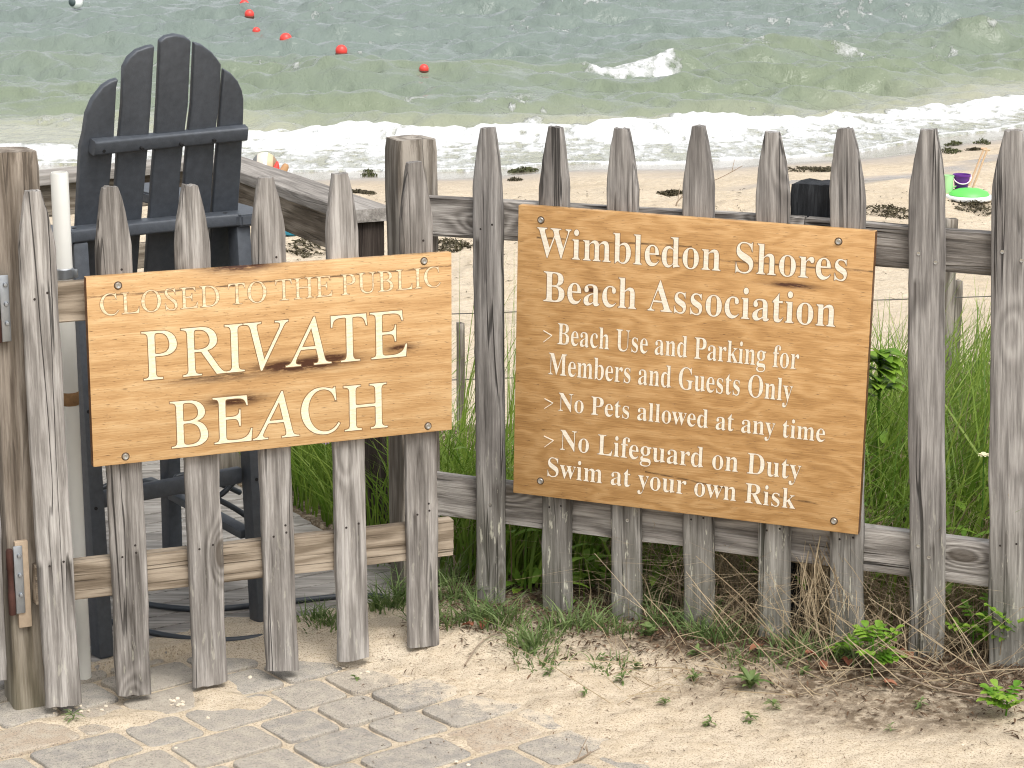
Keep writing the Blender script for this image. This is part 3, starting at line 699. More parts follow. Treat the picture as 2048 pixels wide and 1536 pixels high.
M_letter_shade = simple('letter_edge_shade', (.20, .115, .05), .7, var=.3, vscale=120)  # brown outline colour, stands in for shade along the letter edges
def worn(name, paint, wood_c):
    m, nt, b = new_mat(name); p = nd(nt, 'ShaderNodeTexCoord').outputs['Object']
    k = ramp(nt, noise(nt, scaled(nt, p, (50, 20, 220)), 1.0, 5, .7), [(.42, .0), (.60, .75)]); b.inputs['Roughness'].default_value = .6
    nt.links.new(mixc(nt, k, paint, wood_c), b.inputs['Base Color']); return m
M_letter_worn = worn('worn_carved_paint', (.78, .66, .45), (.50, .31, .14))
M_letter = worn('cream_carved_paint', (.80, .71, .52), (.66, .52, .32))
M_letter2 = worn('white_carved_paint', (.80, .74, .62), (.66, .56, .42))
def sign(name, label, corners, p, n, d, thick, mat, screws):
    pl = [on_plane(u, v, p+n*(thick+.0005), n) for u, v in corners]      # TL TR BR BL on the front face
    ex = ((pl[1]-pl[0])+(pl[2]-pl[3])).normalized(); c = sum(pl, Vector())/4
    ez = (-n).cross(ex); ez = ex.cross(-n) if ez.z < 0 else ez
    w = ((pl[1]-pl[0]).length+(pl[2]-pl[3]).length)/2; h = ((pl[0]-pl[3]).length+(pl[1]-pl[2]).length)/2
    o = c-ex*w/2-ez*h/2
    e = bpy.data.objects.new(name, None); link(e); e.matrix_basis = frame(o, ex, ez); e.empty_display_size = .1
    tag(e, label, 'sign')
    mb = MB(); mb.rbox(w, thick, h, .0028, Matrix.Translation((w/2, thick/2, h/2)), 2); bo = mb.build('board', mat, e); bo.data.materials.append(M_signedge)
    for q in bo.data.polygons:
        if abs(q.normal.x) > .8: q.material_index = 1
    inv = e.matrix_basis.inverted(); loc = lambda u, v: inv @ on_plane(u, v, o, n)
    wm = MB(); wm.lathe([(.0001, .0006), (.0092, .0006), (.0096, 0), (.0096, -.002)], 22)
    sm = MB(); sm.lathe([(.0001, .0012), (.0022, .0014), (.0026, .0032), (.0058, .0038), (.0072, .0022), (.0074, .0004)], 22)
    w0 = s0 = None
    for (u, v) in screws:
        q = loc(u, v); mm = Matrix.Translation((q.x, 0, q.z)) @ Matrix.Rotation(math.radians(90), 4, 'X')
        if s0 is None: s0 = sm.build('screw', M_screw, e); so = s0; w0 = wm.build('washer', M_washer, so)
        else:
            so = bpy.data.objects.new('screw', s0.data); link(so, e); wo = bpy.data.objects.new('washer', w0.data); link(wo, so)
        so.matrix_local = mm
    return e, loc, w, h
BOLD = lambda s: ''.join(chr(0x1D400+ord(c)-65) if 'A' <= c <= 'Z' else chr(0x1D41A+ord(c)-97) if 'a' <= c <= 'z' else c for c in s)
ITAL = lambda s: ''.join(chr(0x1D434+ord(c)-65) if 'A' <= c <= 'Z' else c for c in s)
def text_geo(body, offset, bevel, shear=0.0, spacing=1.0, word=1.0):
    cu = bpy.data.curves.new('text', 'FONT'); cu.body = body; cu.offset = offset-bevel; cu.bevel_depth = bevel; cu.bevel_resolution = 1; cu.extrude = .006; cu.space_character = spacing; cu.space_word = word
    cu.resolution_u = 5
    o = bpy.data.objects.new('text', cu); COL.objects.link(o)
    dg = bpy.context.evaluated_depsgraph_get(); me = bpy.data.meshes.new_from_object(o.evaluated_get(dg))
    n = len(me.vertices); a = np.zeros(n*3, np.float32); me.vertices.foreach_get('co', a); a = a.reshape(-1, 3)
    a[:, 0] -= a[:, 1]*shear; fs = [tuple(q.vertices) for q in me.polygons]
    bpy.data.objects.remove(o); bpy.data.curves.remove(cu); bpy.data.meshes.remove(me); return a, fs
CAPH = {}
def caph(f):
    if f not in CAPH: a, _ = text_geo(f('H'), 0, 0); CAPH[f] = float(a[:, 1].max())
    return CAPH[f]
def letter_line(e, loc, text, f, left, right, cap0, mat, offset=0.0, bevel=.010, shear=0.0, spacing=1.0, word=1.0, xonly=1.0, edge=0.0):
    """text from px `left` to px `right` (baseline ends), capital height in px at the left end"""
    a, fs = text_geo(f(text), offset if xonly == 1 else 0.0, bevel, shear, spacing, word)
    if xonly < 1:      # thin the upright stems, keep the hairlines
        a2, _ = text_geo(f(text), offset, bevel, shear, spacing, word)
        if len(a2) == len(a): dlt = a2-a; dlt[:, 1] *= xonly; dlt[:, 2] = 0; dlt[:, :2] = np.clip(dlt[:, :2], -.02, .02); a = a+dlt
    A = loc(*left); B = loc(*right); T = loc(left[0], left[1]-cap0)
    L = (B-A).length; ex = (B-A)/L; hz = (T-A).length; ez = Vector((-ex.z, 0, ex.x))
    x0, x1 = a[:, 0].min(), a[:, 0].max(); kx = L/(x1-x0); kz = hz/caph(f)
    P = np.zeros_like(a); X = (a[:, 0]-x0)*kx; Zq = a[:, 1]*kz
    P[:, 0] = A.x+X*ex.x+Zq*ez.x; P[:, 2] = A.z+X*ex.z+Zq*ez.z; P[:, 1] = -(a[:, 2]*kz)-.0001
    P[:, 1] = np.clip(P[:, 1], -.0022, .002)
    if edge:           # larger dark copy paints the groove's edge shade, a hair behind the letters
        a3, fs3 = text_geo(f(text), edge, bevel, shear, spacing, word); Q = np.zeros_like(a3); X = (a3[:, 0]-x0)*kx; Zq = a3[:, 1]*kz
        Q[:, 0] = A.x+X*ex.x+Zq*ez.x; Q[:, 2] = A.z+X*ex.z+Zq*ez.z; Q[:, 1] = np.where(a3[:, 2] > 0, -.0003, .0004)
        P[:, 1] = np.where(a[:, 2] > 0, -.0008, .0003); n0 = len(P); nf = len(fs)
        return mesh_obj('lettering', np.concatenate([P, Q]), fs+[tuple(n0+i for i in q) for q in fs3], mat, e, smooth=False, mats=[mat, M_letter_shade], midx=[0]*nf+[1]*len(fs3))
    o = mesh_obj('lettering', P, fs, mat, e, smooth=False); return o
def arrow(e, loc, a, mid, b, w=.0022):
    pa, pm, pb_ = loc(*a), loc(*mid), loc(*b); mb = MB()
    mb.bar((pa.x, -.0004, pa.z), (pm.x, -.0004, pm.z), w, .0016, 0, (0, -1, 0)); mb.bar((pb_.x, -.0006, pb_.z), (pm.x, -.0006, pm.z), w*.8, .0016, 0, (0, -1, 0))
    mb.build('bullet_mark', M_letter2, e)

sgl, locl, wl, hl = sign('hanging_sign', 'tan wooden sign reading CLOSED TO THE PUBLIC PRIVATE BEACH, screwed to the gate', [(170, 556), (900, 504), (908, 860), (188, 934)], g0, g_n, g_dir, .022, M_signw, [(236, 571), (848, 522), (251, 913), (856, 852)])
sgl.name = 'beach_sign'
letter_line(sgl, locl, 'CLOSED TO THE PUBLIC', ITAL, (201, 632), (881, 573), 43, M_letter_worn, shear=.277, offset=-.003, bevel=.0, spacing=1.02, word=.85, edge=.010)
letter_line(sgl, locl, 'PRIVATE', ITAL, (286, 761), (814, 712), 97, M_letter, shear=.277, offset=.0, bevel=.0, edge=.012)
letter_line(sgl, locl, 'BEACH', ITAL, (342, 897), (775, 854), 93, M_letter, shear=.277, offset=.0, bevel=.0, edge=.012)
sgr, locr, wr_, hr = sign('beach_sign', 'larger tan wooden sign listing beach association rules, screwed to the picket fence', [(1030, 411), (1737, 461), (1730, 1073), (1032, 985)], f0, f_n, f_dir, .026, M_signw2, [(1082, 440), (1677, 483), (1081, 962), (1668, 1042)])
for (tx, l, r, c, off) in (('Wimbledon Shores', (1074, 513), (1693, 562), 59, -.0105), ('Beach Association', (1087, 602), (1670, 654), 60, -.0085),
                           ('Beach Use and Parking for', (1115, 688), (1597, 739), 42, -.009), ('Members and Guests Only', (1097, 748), (1584, 803), 43, -.008),
                           ('No Pets allowed at any time', (1117, 821), (1649, 884), 36, -.009), ('No Lifeguard on Duty', (1120, 899), (1601, 960), 40, -.010), ('Swim at your own Risk', (1095, 952), (1590, 1018), 38, -.011)):
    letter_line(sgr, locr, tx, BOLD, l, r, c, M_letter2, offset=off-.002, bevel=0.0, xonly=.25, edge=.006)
for (a, m_, b_) in (((1087, 661), (1104, 671), (1087, 684)), ((1089, 797), (1106, 806), (1089, 817)), ((1088, 872), (1107, 881), (1089, 894))): arrow(sgr, locr, a, m_, b_)

# ------------------------------------------------------------------ PIPE
pq = gnd(166, 1354); ptz = at_y(103, 344, pq.y).z
pipe = empty('drain_pipe', tuple(pq)); tag(pipe, 'upright white plastic pipe behind the gate beside the post', 'pipe')
mb = MB(); mb.lathe([(.0195, -.02), (.0205, 0), (.0205, ptz-.004), (.0185, ptz), (.0165, ptz), (.0165, ptz-.03)], 28); po = mb.build('pipe', M_white, pipe)
cz = at_y(112, 546, pq.y).z
mb = MB(); mb.lathe([(.0215, cz-.012), (.0235, cz-.010), (.0235, cz+.010), (.0215, cz+.012)], 28); mb.rbox(.012, .01, .02, .002, Matrix.Translation((.027, -.004, cz))); mb.build('clamp', M_galv, pipe)
tz = at_y(135, 796, pq.y).z
mb = MB(); mb.lathe([(.0207, tz-.016), (.0212, tz-.015), (.0212, tz+.015), (.0207, tz+.016)], 28); mb.build('tape', M_tape, pipe)

# ------------------------------------------------------------------ TALL ADIRONDACK CHAIR
CA = math.radians(36); cw = Vector((math.cos(CA), math.sin(CA), 0)); cf = Vector((-cw.y, cw.x, 0)); CO = Vector((-.834, 5.27, .012))
def make_chair(label):
    e = bpy.data.objects.new('garden_chair', None); link(e); e.matrix_basis = frame(CO, cw); e.empty_display_size = .1
    tag(e, label, 'chair', 'tall charcoal garden chairs on the deck'); inv = e.matrix_basis.inverted()
    up = Vector((0, -.33, 1)).normalized(); bp = Vector((0, .135, 1.04)); bnl = Vector((1, 0, 0)).cross(up)     # back plane (local)
    Mw = e.matrix_basis; bpw = Mw @ bp; bnw = (Mw.to_3x3() @ bnl).normalized()
    def L(u, v, off=0.0):
        q = inv @ on_plane(u, v, bpw, bnw); return q
    slats = [
        ([(136, 560), (145, 445), (152, 290), (159, 262)], [(165, 225), (178, 195), (200, 168), (216, 158), (231, 153)], [(227, 170), (222, 270), (212, 380), (197, 560)]),
        ([(212, 560), (219, 458), (227, 300), (236, 205)], [(239, 132), (250, 112), (268, 97), (290, 89), (303, 87)], [(300, 130), (296, 205), (290, 290), (280, 400), (268, 555)]),
        ([(283, 552), (290, 440), (301, 290), (307, 190)], [(312, 79), (325, 69), (345, 65), (365, 69), (376, 77)], [(374, 110), (370, 205), (362, 270), (355, 340), (343, 545)]),
        ([(352, 542), (358, 430), (362, 340), (368, 262), (375, 205)], [(381, 82), (398, 86), (418, 100), (430, 115), (436, 124)], [(435, 150), (432, 205), (424, 265), (416, 400), (405, 535)]),
        ([(410, 537), (417, 415), (430, 245), (435, 180)], [(440, 135), (455, 142), (470, 158), (478, 176), (481, 193)], [(481, 215), (480, 245), (476, 330), (469, 430), (462, 530)])]
    for (l, t_, r) in slats:
        l = [(u+2.5, v) for u, v in l]; t_ = [(t_[0][0]+2, t_[0][1]-1), (t_[1][0]+1, t_[1][1])]+t_[2:]; out = [L(*p) for p in l+t_+r]; bm = bmesh.new()
        vs = [bm.verts.new(p) for p in out]; f = bm.faces.new(vs); ex = bmesh.ops.extrude_face_region(bm, geom=[f])
        for v in ex['geom']:
            if isinstance(v, bmesh.types.BMVert): v.co -= bnl*(-.018 if bnl.y > 0 else .018)*-1
        bmesh.ops.recalc_face_normals(bm, faces=bm.faces[:])
        es = [e_ for e_ in bm.edges if len(e_.link_faces) == 2 and e_.calc_face_angle(0) > .9]
        bmesh.ops.bevel(bm, geom=es, offset=.0042, segments=3, affect='EDGES', profile=.5)
        me = bpy.data.meshes.new('back_slat'); bm.to_mesh(me); bm.free(); me.materials.append(M_chair)
        o = bpy.data.objects.new('back_slat', me); link(o, e); me.set_sharp_from_angle(angle=math.radians(35))
    nrm = bnl if bnl.y < 0 else -bnl                     # towards the camera
    # curved upper brace
    br = []
    for k in range(9):
        q = k/8; u = 172+(479-172)*q; v = 283-29*q-4*math.sin(math.pi*q)*-1.2; br.append(L(u, v)+nrm*(.033-.014*math.sin(math.pi*q)))
    def ribbon(pts, h, t, upv, name):
        bm = bmesh.new(); ringp = rrect(h, t, .006, 2); rows = []
        for i, p in enumerate(pts):
            d = (pts[min(i+1, len(pts)-1)]-pts[max(i-1, 0)]).normalized(); side = d.cross(upv).normalized(); uu = side.cross(d)
            rows.append([bm.verts.new(p+uu*a+side*b) for a, b in ringp])
        n = len(ringp)
        for i in range(len(rows)-1):
            for j in range(n): bm.faces.new((rows[i][j], rows[i][(j+1) % n], rows[i+1][(j+1) % n], rows[i+1][j]))
        bm.faces.new(rows[0]); bm.faces.new(rows[-1]); bmesh.ops.recalc_face_normals(bm, faces=bm.faces[:])
        me = bpy.data.meshes.new(name); bm.to_mesh(me); bm.free(); me.materials.append(M_chair)
        for q in me.polygons: q.use_smooth = True
        me.set_sharp_from_angle(angle=math.radians(40)); o = bpy.data.objects.new(name, me); link(o, e); return o
    bro = ribbon(br, .036, .028, up, 'back_brace')
    for (u, v) in ((192, 287), (269, 283), (348, 276), (413, 267), (475, 255)):
        q = L(u, v)+nrm*.040; h = MB(); h.tube([q-nrm*.006, q+nrm*.0055], .0042, 10); h.build('bolt_hole', M_hole, bro)
    # arm-level cross rail behind the slats
    za = 1.045; ar = []
    for k in range(9):
        q = k/8; x = -.262+.465*q; ar.append(Vector((x+.02, .075+.018*math.sin(math.pi*q), za)))
    rl = ribbon(ar, .032, .066, Vector((0, 0, 1)), 'arm_rail')
    for x in (-.215, .195):
        h = MB(); h.tube([(x, .072, za+.010), (x, .072, za+.0172)], .006, 10); h.build('bolt_hole', M_hole, rl)
    for s in (-1, 1):
        x = .262 if s > 0 else -.28
        bm = bmesh.new(); prof = [(-.055, 0.02), (-.045, .0), (.04, .0), (.05, .02), (.065, .35), (.075, .60), (.05, .68), (-.02, .69), (-.055, .62)]
        vs = [bm.verts.new((x+px*(1 if s > 0 else -1), .03+py, za-.016)) for px, py in prof]; f = bm.faces.new(vs); ex = bmesh.ops.extrude_face_region(bm, geom=[f])
        for v in ex['geom']:
            if isinstance(v, bmesh.types.BMVert): v.co.z += .030
        bmesh.ops.recalc_face_normals(bm, faces=bm.faces[:]); bmesh.ops.bevel(bm, geom=[q for q in bm.edges if q.calc_face_angle(0) > .9], offset=.005, segments=2, affect='EDGES')
        me = bpy.data.meshes.new('armrest'); bm.to_mesh(me); bm.free(); me.materials.append(M_chair); o = bpy.data.objects.new('armrest', me); link(o, e)
    def part(name, bars):
        mb = MB()
        for (a, b, w, t, upv) in bars: mb.bar(a, b, w, t, .005, upv)
        return mb.build(name, M_chair, e)
    for s in (-1, 1):
        lg = part('leg', [((s*.224, 0.0, 0), (s*.222+.012, .075, za-.018), .040, .052, (0, 1, 0))])
        for z in (.22, .38, .62):
            h = MB(); yb = .072*z; h.tube([(s*.224, yb-.0205, z), (s*.224, yb-.0275, z)], .0045, 8); h.build('bolt_hole', M_hole, lg)
        part('leg', [((s*.25, .54, 0), (s*.25, .52, za-.016), .040, .052, (0, 1, 0))])
        part('side_rail', [((s*.196, .03, .50), (s*.225, .58, .58), .075, .024, (0, 0, 1))])
        part('stretcher', [((s*.224, .06, .22), (s*.245, .51, .22), .040, .024, (0, 0, 1))])
    part('stretcher', [((-.205, .052, .385), (.205, .052, .385), .024, .042, (0, 0, 1))])
    part('stretcher', [((-.21, .055, .515), (.21, .055, .515), .024, .06, (0, 0, 1))])
    part('footrest', [((-.23, .56, .24), (.23, .56, .24), .09, .024, (0, 0, 1))])
    for k in range(7): part('seat_slat', [((-.25, .16+k*.064, .66+.008*k), (.25, .16+k*.064, .66+.008*k), .056, .022, (0, 0, 1))])
    return e
chair = make_chair('tall charcoal slat back garden chair standing behind the gate')
c2 = chair.copy(); link(c2); c2['label'] = 'dark garden chair cut off by the left edge behind the gate post'
for ch in list(chair.children):
    c = ch.copy(); link(c, c2)
    for g in ch.children: d = g.copy(); link(d, c)
c2.matrix_basis = frame(CO+Vector((-.93, .66, 0)), Vector((math.cos(.1), math.sin(.1), 0)))

# ------------------------------------------------------------------ LOW RAILING ROUND THE DECK
RZ = 1.0
A, B, Cc, D = gnd(714, 422, RZ), gnd(774, 414, RZ), gnd(478, 314, RZ), gnd(475, 338, RZ)
nearm = (A+B)/2; farm = (Cc+D)/2; rd = (farm-nearm).normalized(); corner = farm+rd*.22
rl = empty('deck_railing', (nearm.x, nearm.y, -.1)); tag(rl, 'low weathered wooden railing with flat cap running round the deck', 'railing')
def beam(name, a, b, w, t, mat, upv=(0, 0, 1), par=rl, seed=0):
    a = Vector(a); b = Vector(b); vs, fs = beam_mesh((b-a).length, t, w, 'X', seed, r=.004, wob=.001)
    o = mesh_obj(name, vs, fs, mat, par); put(o, frame(a, b-a, upv), par); o.data.set_sharp_from_angle(angle=math.radians(45)); return o
beam('cap', nearm-Vector((0, 0, .018)), corner-Vector((0, 0, .018)), .135, .036, M_cap, seed=41)
side = Vector((0, 0, 1)).cross(rd); side = -side if side.x > 0 else side
off = side*.030
beam('beam', nearm+rd*.06+off-Vector((0, 0, .0885)), corner+off-Vector((0, 0, .0885)), .038, .105, M_beam, seed=42)
lf = gnd(60, 346, RZ); ld = (lf-corner).normalized(); lf = lf+ld*.9
beam('cap', corner-ld*.06-Vector((0, 0, .0185)), lf-Vector((0, 0, .0185)), .12, .034, M_cap, seed=43)
beam('beam', corner+ld*.06-Vector((0, 0, .088)), lf-Vector((0, 0, .088)), .038, .104, M_beam, seed=44)
beam('beam', corner+ld*.06-Vector((0, 0, .30)), lf-Vector((0, 0, .30)), .03, .08, M_beam, seed=45)
for (p, mt, w) in ((nearm+rd*.055+side*(-.005), M_dark_post, .078), (corner-rd*.03, M_post, .085), (corner+ld*.75, M_post, .085)):
    zb = -.5; vs, fs = beam_mesh(RZ-.037-zb, w, w, 'Z', 47, r=.005, wob=.0015); o = mesh_obj('post', vs, fs, mt, rl); put(o, frame((p.x, p.y, zb), rd), rl); o.data.set_sharp_from_angle(angle=math.radians(45))
    if mt is M_dark_post: o['label'] = 'dark brown end post of the railing'

# ------------------------------------------------------------------ HOSE, BENT METAL
def smooth_path(pts, n=14):
    P = [pts[0]]+pts+[pts[-1]]; out = []
    for i in range(1, len(P)-2):
        for k in range(n):
            t = k/n; a, b, c, d = P[i-1], P[i], P[i+1], P[i+2]
            out.append(.5*((2*b)+(-a+c)*t+(2*a-5*b+4*c-d)*t*t+(-a+3*b-3*c+d)*t**3))
    out.append(P[-2]); return out
def V3(x, y, z): return Vector((x, y, z))
hz = .021
hp = [gnd(150, 1215, hz), gnd(230, 1245, hz), gnd(340, 1272, hz), gnd(440, 1280, hz), gnd(525, 1273, hz), gnd(640, 1255, hz), gnd(740, 1225, hz), gnd(770, 1195, hz), gnd(690, 1192, hz), gnd(560, 1205, hz), gnd(420, 1218, hz), gnd(320, 1212, hz), gnd(250, 1195, hz), gnd(190, 1170, hz)]
hose = MB(); hose.tube(smooth_path([Vector(p) for p in hp]), .0075, 10); ho = hose.build('garden_hose', M_hose); tag(ho, 'black rubber hose lying in loops on the deck boards', 'hose')
hp2 = [at_y(560, 1085, 5.50), at_y(490, 1030, 5.50), at_y(432, 998, 5.48), at_y(370, 983, 5.46), at_y(300, 966, 5.42), at_y(245, 962, 5.38), at_y(200, 978, 5.34), at_y(150, 1000, 5.35)]
hb = MB(); hb.tube(smooth_path(hp2), .0078, 10)
ho2 = hb.build('black_cable', M_hose); tag(ho2, 'black cable strung low across the chair frame, sagging towards the left', 'cable')
hp3 = [at_y(560, 870, 5.52), at_y(515, 918, 5.52), at_y(470, 962, 5.50), at_y(440, 990, 5.48), at_y(400, 1000, 5.5), at_y(352, 962, 5.56), at_y(372, 950, 5.58), at_y(440, 968, 5.56), at_y(480, 985, 5.6)]
hb = MB(); hb.tube(smooth_path(hp3), .0075, 10)
ho3 = hb.build('black_cable', M_hose); tag(ho3, 'black cable rising steeply to the right behind the gate', 'cable')
q = gnd(350, 1092, .013)
mb = MB(); mb.tube(smooth_path([q, q+V3(-.003, 0, .03), q+V3(-.010, 0, .055), q+V3(-.004, .01, .068), q+V3(.02, .02, .07)], 6), .0038, 8)
bo = mb.build('bent_rod', M_palemetal); tag(bo, 'thin pale bent rod standing on the deck under the chair', 'rod')

# ------------------------------------------------------------------ WIRE FENCE BEYOND THE GRASS
wf = empty('wire_fence', (1.5, 7.6, -.2)); tag(wf, 'thin wire fence on grey stakes standing in the beach grass', 'fence')
for (u, vt, y, w, mt) in ((921, 646, 7.9, .028, M_post), (1903, 437, 7.1, .036, M_post), (1918, 561, 7.7, .024, M_post), (1240, 600, 7.8, .03, M_post)):
    t = at_y(u, vt, y); zb = zs(t.x, y)-.1; vs, fs = beam_mesh(t.z-zb, w, w, 'Z', int(u), r=.003, wob=.002); o = mesh_obj('stake', vs, fs, mt, wf); put(o, frame((t.x, y, zb), (1, 0.1, 0)), wf)
for (va, vb) in ((628, 592), (760, 722)):
    pts = [at_y(u, va+(vb-va)*(u-900)/1100, 7.9-.25*(u-900)/1100) for u in range(820, 2140, 60)]
    mb = MB(); mb.tube(pts, .0022, 6); o = mb.build('wire', M_wire); o.parent = wf; o.matrix_local = wf.matrix_basis.inverted()

# ------------------------------------------------------------------ BEACH THINGS
def beach_pt(u, v):
    z = -1.0
    for _ in range(30): p = gnd(u, v, z); z = .5*z+.5*zs(p.x, p.y)
    return gnd(u, v, z)
def clump(u, v, wpx, hpx, label, mat, seed, flat=.35):
    p = beach_pt(u, v); rg = random.Random(seed); rx = wpx/2*p.y/F; mb = MB(); ry = rx*(2.0 if hpx > 6 else .7)
    n = int(80+rx*520)
    for k in range(n):
        a = rg.uniform(0, 6.28); r = rg.random()**.6; x = p.x+rx*r*math.cos(a); y = p.y+ry*r*math.sin(a); z = zs(x, y)
        hgt = hpx*p.y/F*(1-r)*rg.random()
        d = rg.uniform(0, 6.28); L = rg.uniform(.03, .12)*min(1, rx*5); c = V3(x, y, z+hgt+.004)
        pts = [c+V3(math.cos(d)*L*q, math.sin(d)*L*q, rg.uniform(-.012, .02)) for q in (-.5, -.15, .2, .5)]
        mb.strip(pts, [.002, .008*min(1, rx*6), .008*min(1, rx*6), .002], V3(-math.sin(d), math.cos(d), rg.uniform(-.5, .9)).normalized())
    o = mb.build('seaweed_clump', mat); tag(o, label, 'seaweed', 'seaweed clumps washed up on the beach'); return o
for i, (u, v, w, h, lb, mt) in enumerate([
    (738, 352, 34, 10, 'dark seaweed clump at the wet edge left of the corner post', M_weedg), (736, 344, 20, 7, 'smallest seaweed clump behind the one left of the corner post', M_weedg),
    (1046, 343, 60, 9, 'dark seaweed clump in the swash right of the first fence picket', M_weedg), (1030, 361, 30, 6, 'thin seaweed patch below the swash clump by the first fence picket', M_weed),
    (628, 496, 120, 18, 'broad brown seaweed heap under the deck railing', M_weed), (1775, 430, 100, 12, 'brown seaweed strip beside the right end of the rules sign', M_weed),
    (1945, 414, 100, 14, 'brown seaweed drift below the green board', M_weed), (1908, 290, 36, 8, 'dark seaweed clump on the sandbar above the purple bucket', M_weedg),
    (1964, 287, 34, 11, 'dark upright seaweed tuft farthest right on the sandbar', M_weedg), (1900, 304, 46, 8, 'flat seaweed clump on the sandbar left of the toy handles', M_weedg),
    (1948, 301, 34, 6, 'tiny seaweed clump between the sandbar clumps', M_weed), (1640, 342, 140, 6, 'thin olive line of seaweed behind the charred post', M_weed),
    (900, 492, 90, 10, 'faint seaweed strip between the two signs', M_weed), (1345, 388, 60, 6, 'seaweed scrap on the dry sand above the rules sign', M_weed), (720, 386, 60, 5, 'thin seaweed line on the dry sand left of the corner post', M_weed)]):
    clump(u, v, w, h, lb, mt, 300+i)
# small scattered scraps
mb = MB(); rg = random.Random(9)
for k in range(900):
    u = rg.uniform(500, 2100); v = rg.uniform(370, 640); 
    if rg.random() < .5: v = rg.uniform(370, 470)
    p = gnd(u, v, -1.0)
    if p.y < 9: continue
    z = zs(p.x, p.y); d = rg.uniform(0, 6.28); L = rg.uniform(.01, .045); c = V3(p.x, p.y, z+.006)
    mb.strip([c-V3(math.cos(d), math.sin(d), 0)*L, c+V3(0, 0, .006), c+V3(math.cos(d), math.sin(d), 0)*L], [.001, .004, .001], V3(-math.sin(d), math.cos(d), .3))
o = mb.build('beach_debris', M_weed); tag(o, kind='stuff')
# bucket
bq = beach_pt(1922, 381); br_ = 17*bq.y/F
bk = empty('toy_bucket', tuple(bq)); tag(bk, 'purple plastic toy bucket standing on the sand', 'bucket')
bh = 33*bq.y/F
mb = MB(); mb.lathe([(br_*.66, 0), (br_*.70, .004), (br_*.98, bh-.02), (br_*1.06, bh-.018), (br_*1.06, bh), (br_*.96, bh), (br_*.66, .01)], 28); mb.build('pail', M_purple, bk)
mb = MB(); mb.tube([(br_*1.08*math.cos(a), -br_*1.10*abs(math.sin(a))*.75-.01, bh-.015-abs(math.sin(a))*bh*.45) for a in np.linspace(math.pi, 0, 14)], .006, 8); mb.build('handle', M_handle, bk)
pqv = beach_pt(1895, 386); ph = 36*pqv.y/F
jg = empty('toy_jug', tuple(pqv)); tag(jg, 'pale green toy jug half hidden behind the picket beside the bucket', 'jug')
mb = MB(); r0 = 11*pqv.y/F; mb.lathe([(r0*.9, 0), (r0, .01), (r0*.9, ph*.7), (r0*1.05, ph), (r0*.95, ph), (r0*.8, .02)], 24); mb.build('body', M_palegreen, jg)
mb = MB(); mb.tube(smooth_path([V3(r0*.9, 0, ph*.95), V3(r0*1.9, 0, ph*.9), V3(r0*1.9, 0, ph*.5), V3(r0*.95, 0, ph*.3)], 6), .008, 8); mb.build('handle', M_palegreen, jg)
for (a, b, lb) in (((1938, 372), (1968, 297), 'left one of two long pale toy handles leaning out by the bucket'), ((1944, 380), (1974, 300), 'right one of two long pale toy handles leaning out by the bucket')):
    p = beach_pt(*a); t = at_y(b[0], b[1], p.y+.05)
    mb = MB(); mb.tube([p, p+(t-p)*.5, t], .010, 10); mb.tube([t+V3(-.03, 0, 0), t+V3(.03, 0, 0)], .009, 8)
    o = mb.build('toy_spade', M_stick); tag(o, lb, 'toy spade', 'toy spades by the bucket')
gq = beach_pt(1938, 399); sb = empty('bodyboard', tuple(gq)); tag(sb, 'lime green bodyboard with white rim lying flat on the sand', 'bodyboard')
rx = 47*gq.y/F; ry = rx*.9
def disc(rx, ry, prof, m): mb = MB(); mb.lathe(prof, 32, Matrix.Diagonal((rx, ry, 1, 1))); return mb
disc(rx, ry, [(.96, 0), (1, .012), (1, .03), (.97, .04), (.5, .045)], None).build('rim', M_foamw, sb)
disc(rx*.86, ry*.86, [(.98, .043), (1.0, .05), (.9, .075), (.55, .10), (.2, .105)], None).build('deck_pad', M_green, sb)
tq = beach_pt(592, 464); tb = empty('bodyboard', tuple(tq)); tag(tb, 'blue and white bodyboard lying beyond the deck railing', 'bodyboard')
rx = 42*tq.y/F
disc(rx, rx*1.1, [(.96, 0), (1, .012), (1, .035), (.95, .045), (.4, .045)], None).build('rim', M_teal, tb)
disc(rx*.85, rx*1.1*.85, [(.98, .044), (1, .05), (.9, .07), (.3, .075)], None).build('deck_pad', M_foamw, tb)
# striped ball and a red and tan toy at the water's edge
sq = gnd(530, 356, -1.32); r0 = 26*sq.y/F
ball = MB(); prof = [(max(.0005, r0*math.sin(a)), r0-r0*math.cos(a)) for a in np.linspace(.01, math.pi-.01, 18)]; ball.lathe(prof, 30)
m, nt, b = new_mat('striped_ball_vinyl'); tc = nd(nt, 'ShaderNodeTexCoord').outputs['Object']; sx = nd(nt, 'ShaderNodeSeparateXYZ', {0: tc}).outputs['X']
colr = ramp(nt, mth(nt, 'MULTIPLY_ADD', sx, .5/r0, .5), [(0, (.16, .165, .16)), (.24, (.62, .55, .46)), (.50, (.85, .83, .78)), (.64, (.52, .44, .28)), (.85, (.30, .20, .12))], 'CONSTANT'); nt.links.new(colr, b.inputs['Base Color'])
o = ball.build('beach_ball', m); o.location = sq; tag(o, 'pale grey and beige striped ball at the water edge above the railing', 'ball')
tq = gnd(556, 358, -1.32); k = tq.y/F
toy = empty('toy_boat', tuple(tq)); tag(toy, 'small red and tan toy lying at the water edge right of the ball', 'toy')
mb = MB(); mb.tube([V3(-16*k, 0, 14*k), V3(-4*k, 0, 8*k), V3(8*k, 0, 9*k), V3(16*k, 0, 26*k), V3(18*k, 0, 30*k)], [5*k, 9*k, 9*k, 7*k, 4*k], 12); mb.build('hull', simple('tan_plastic', (.42, .24, .11), .6), toy)
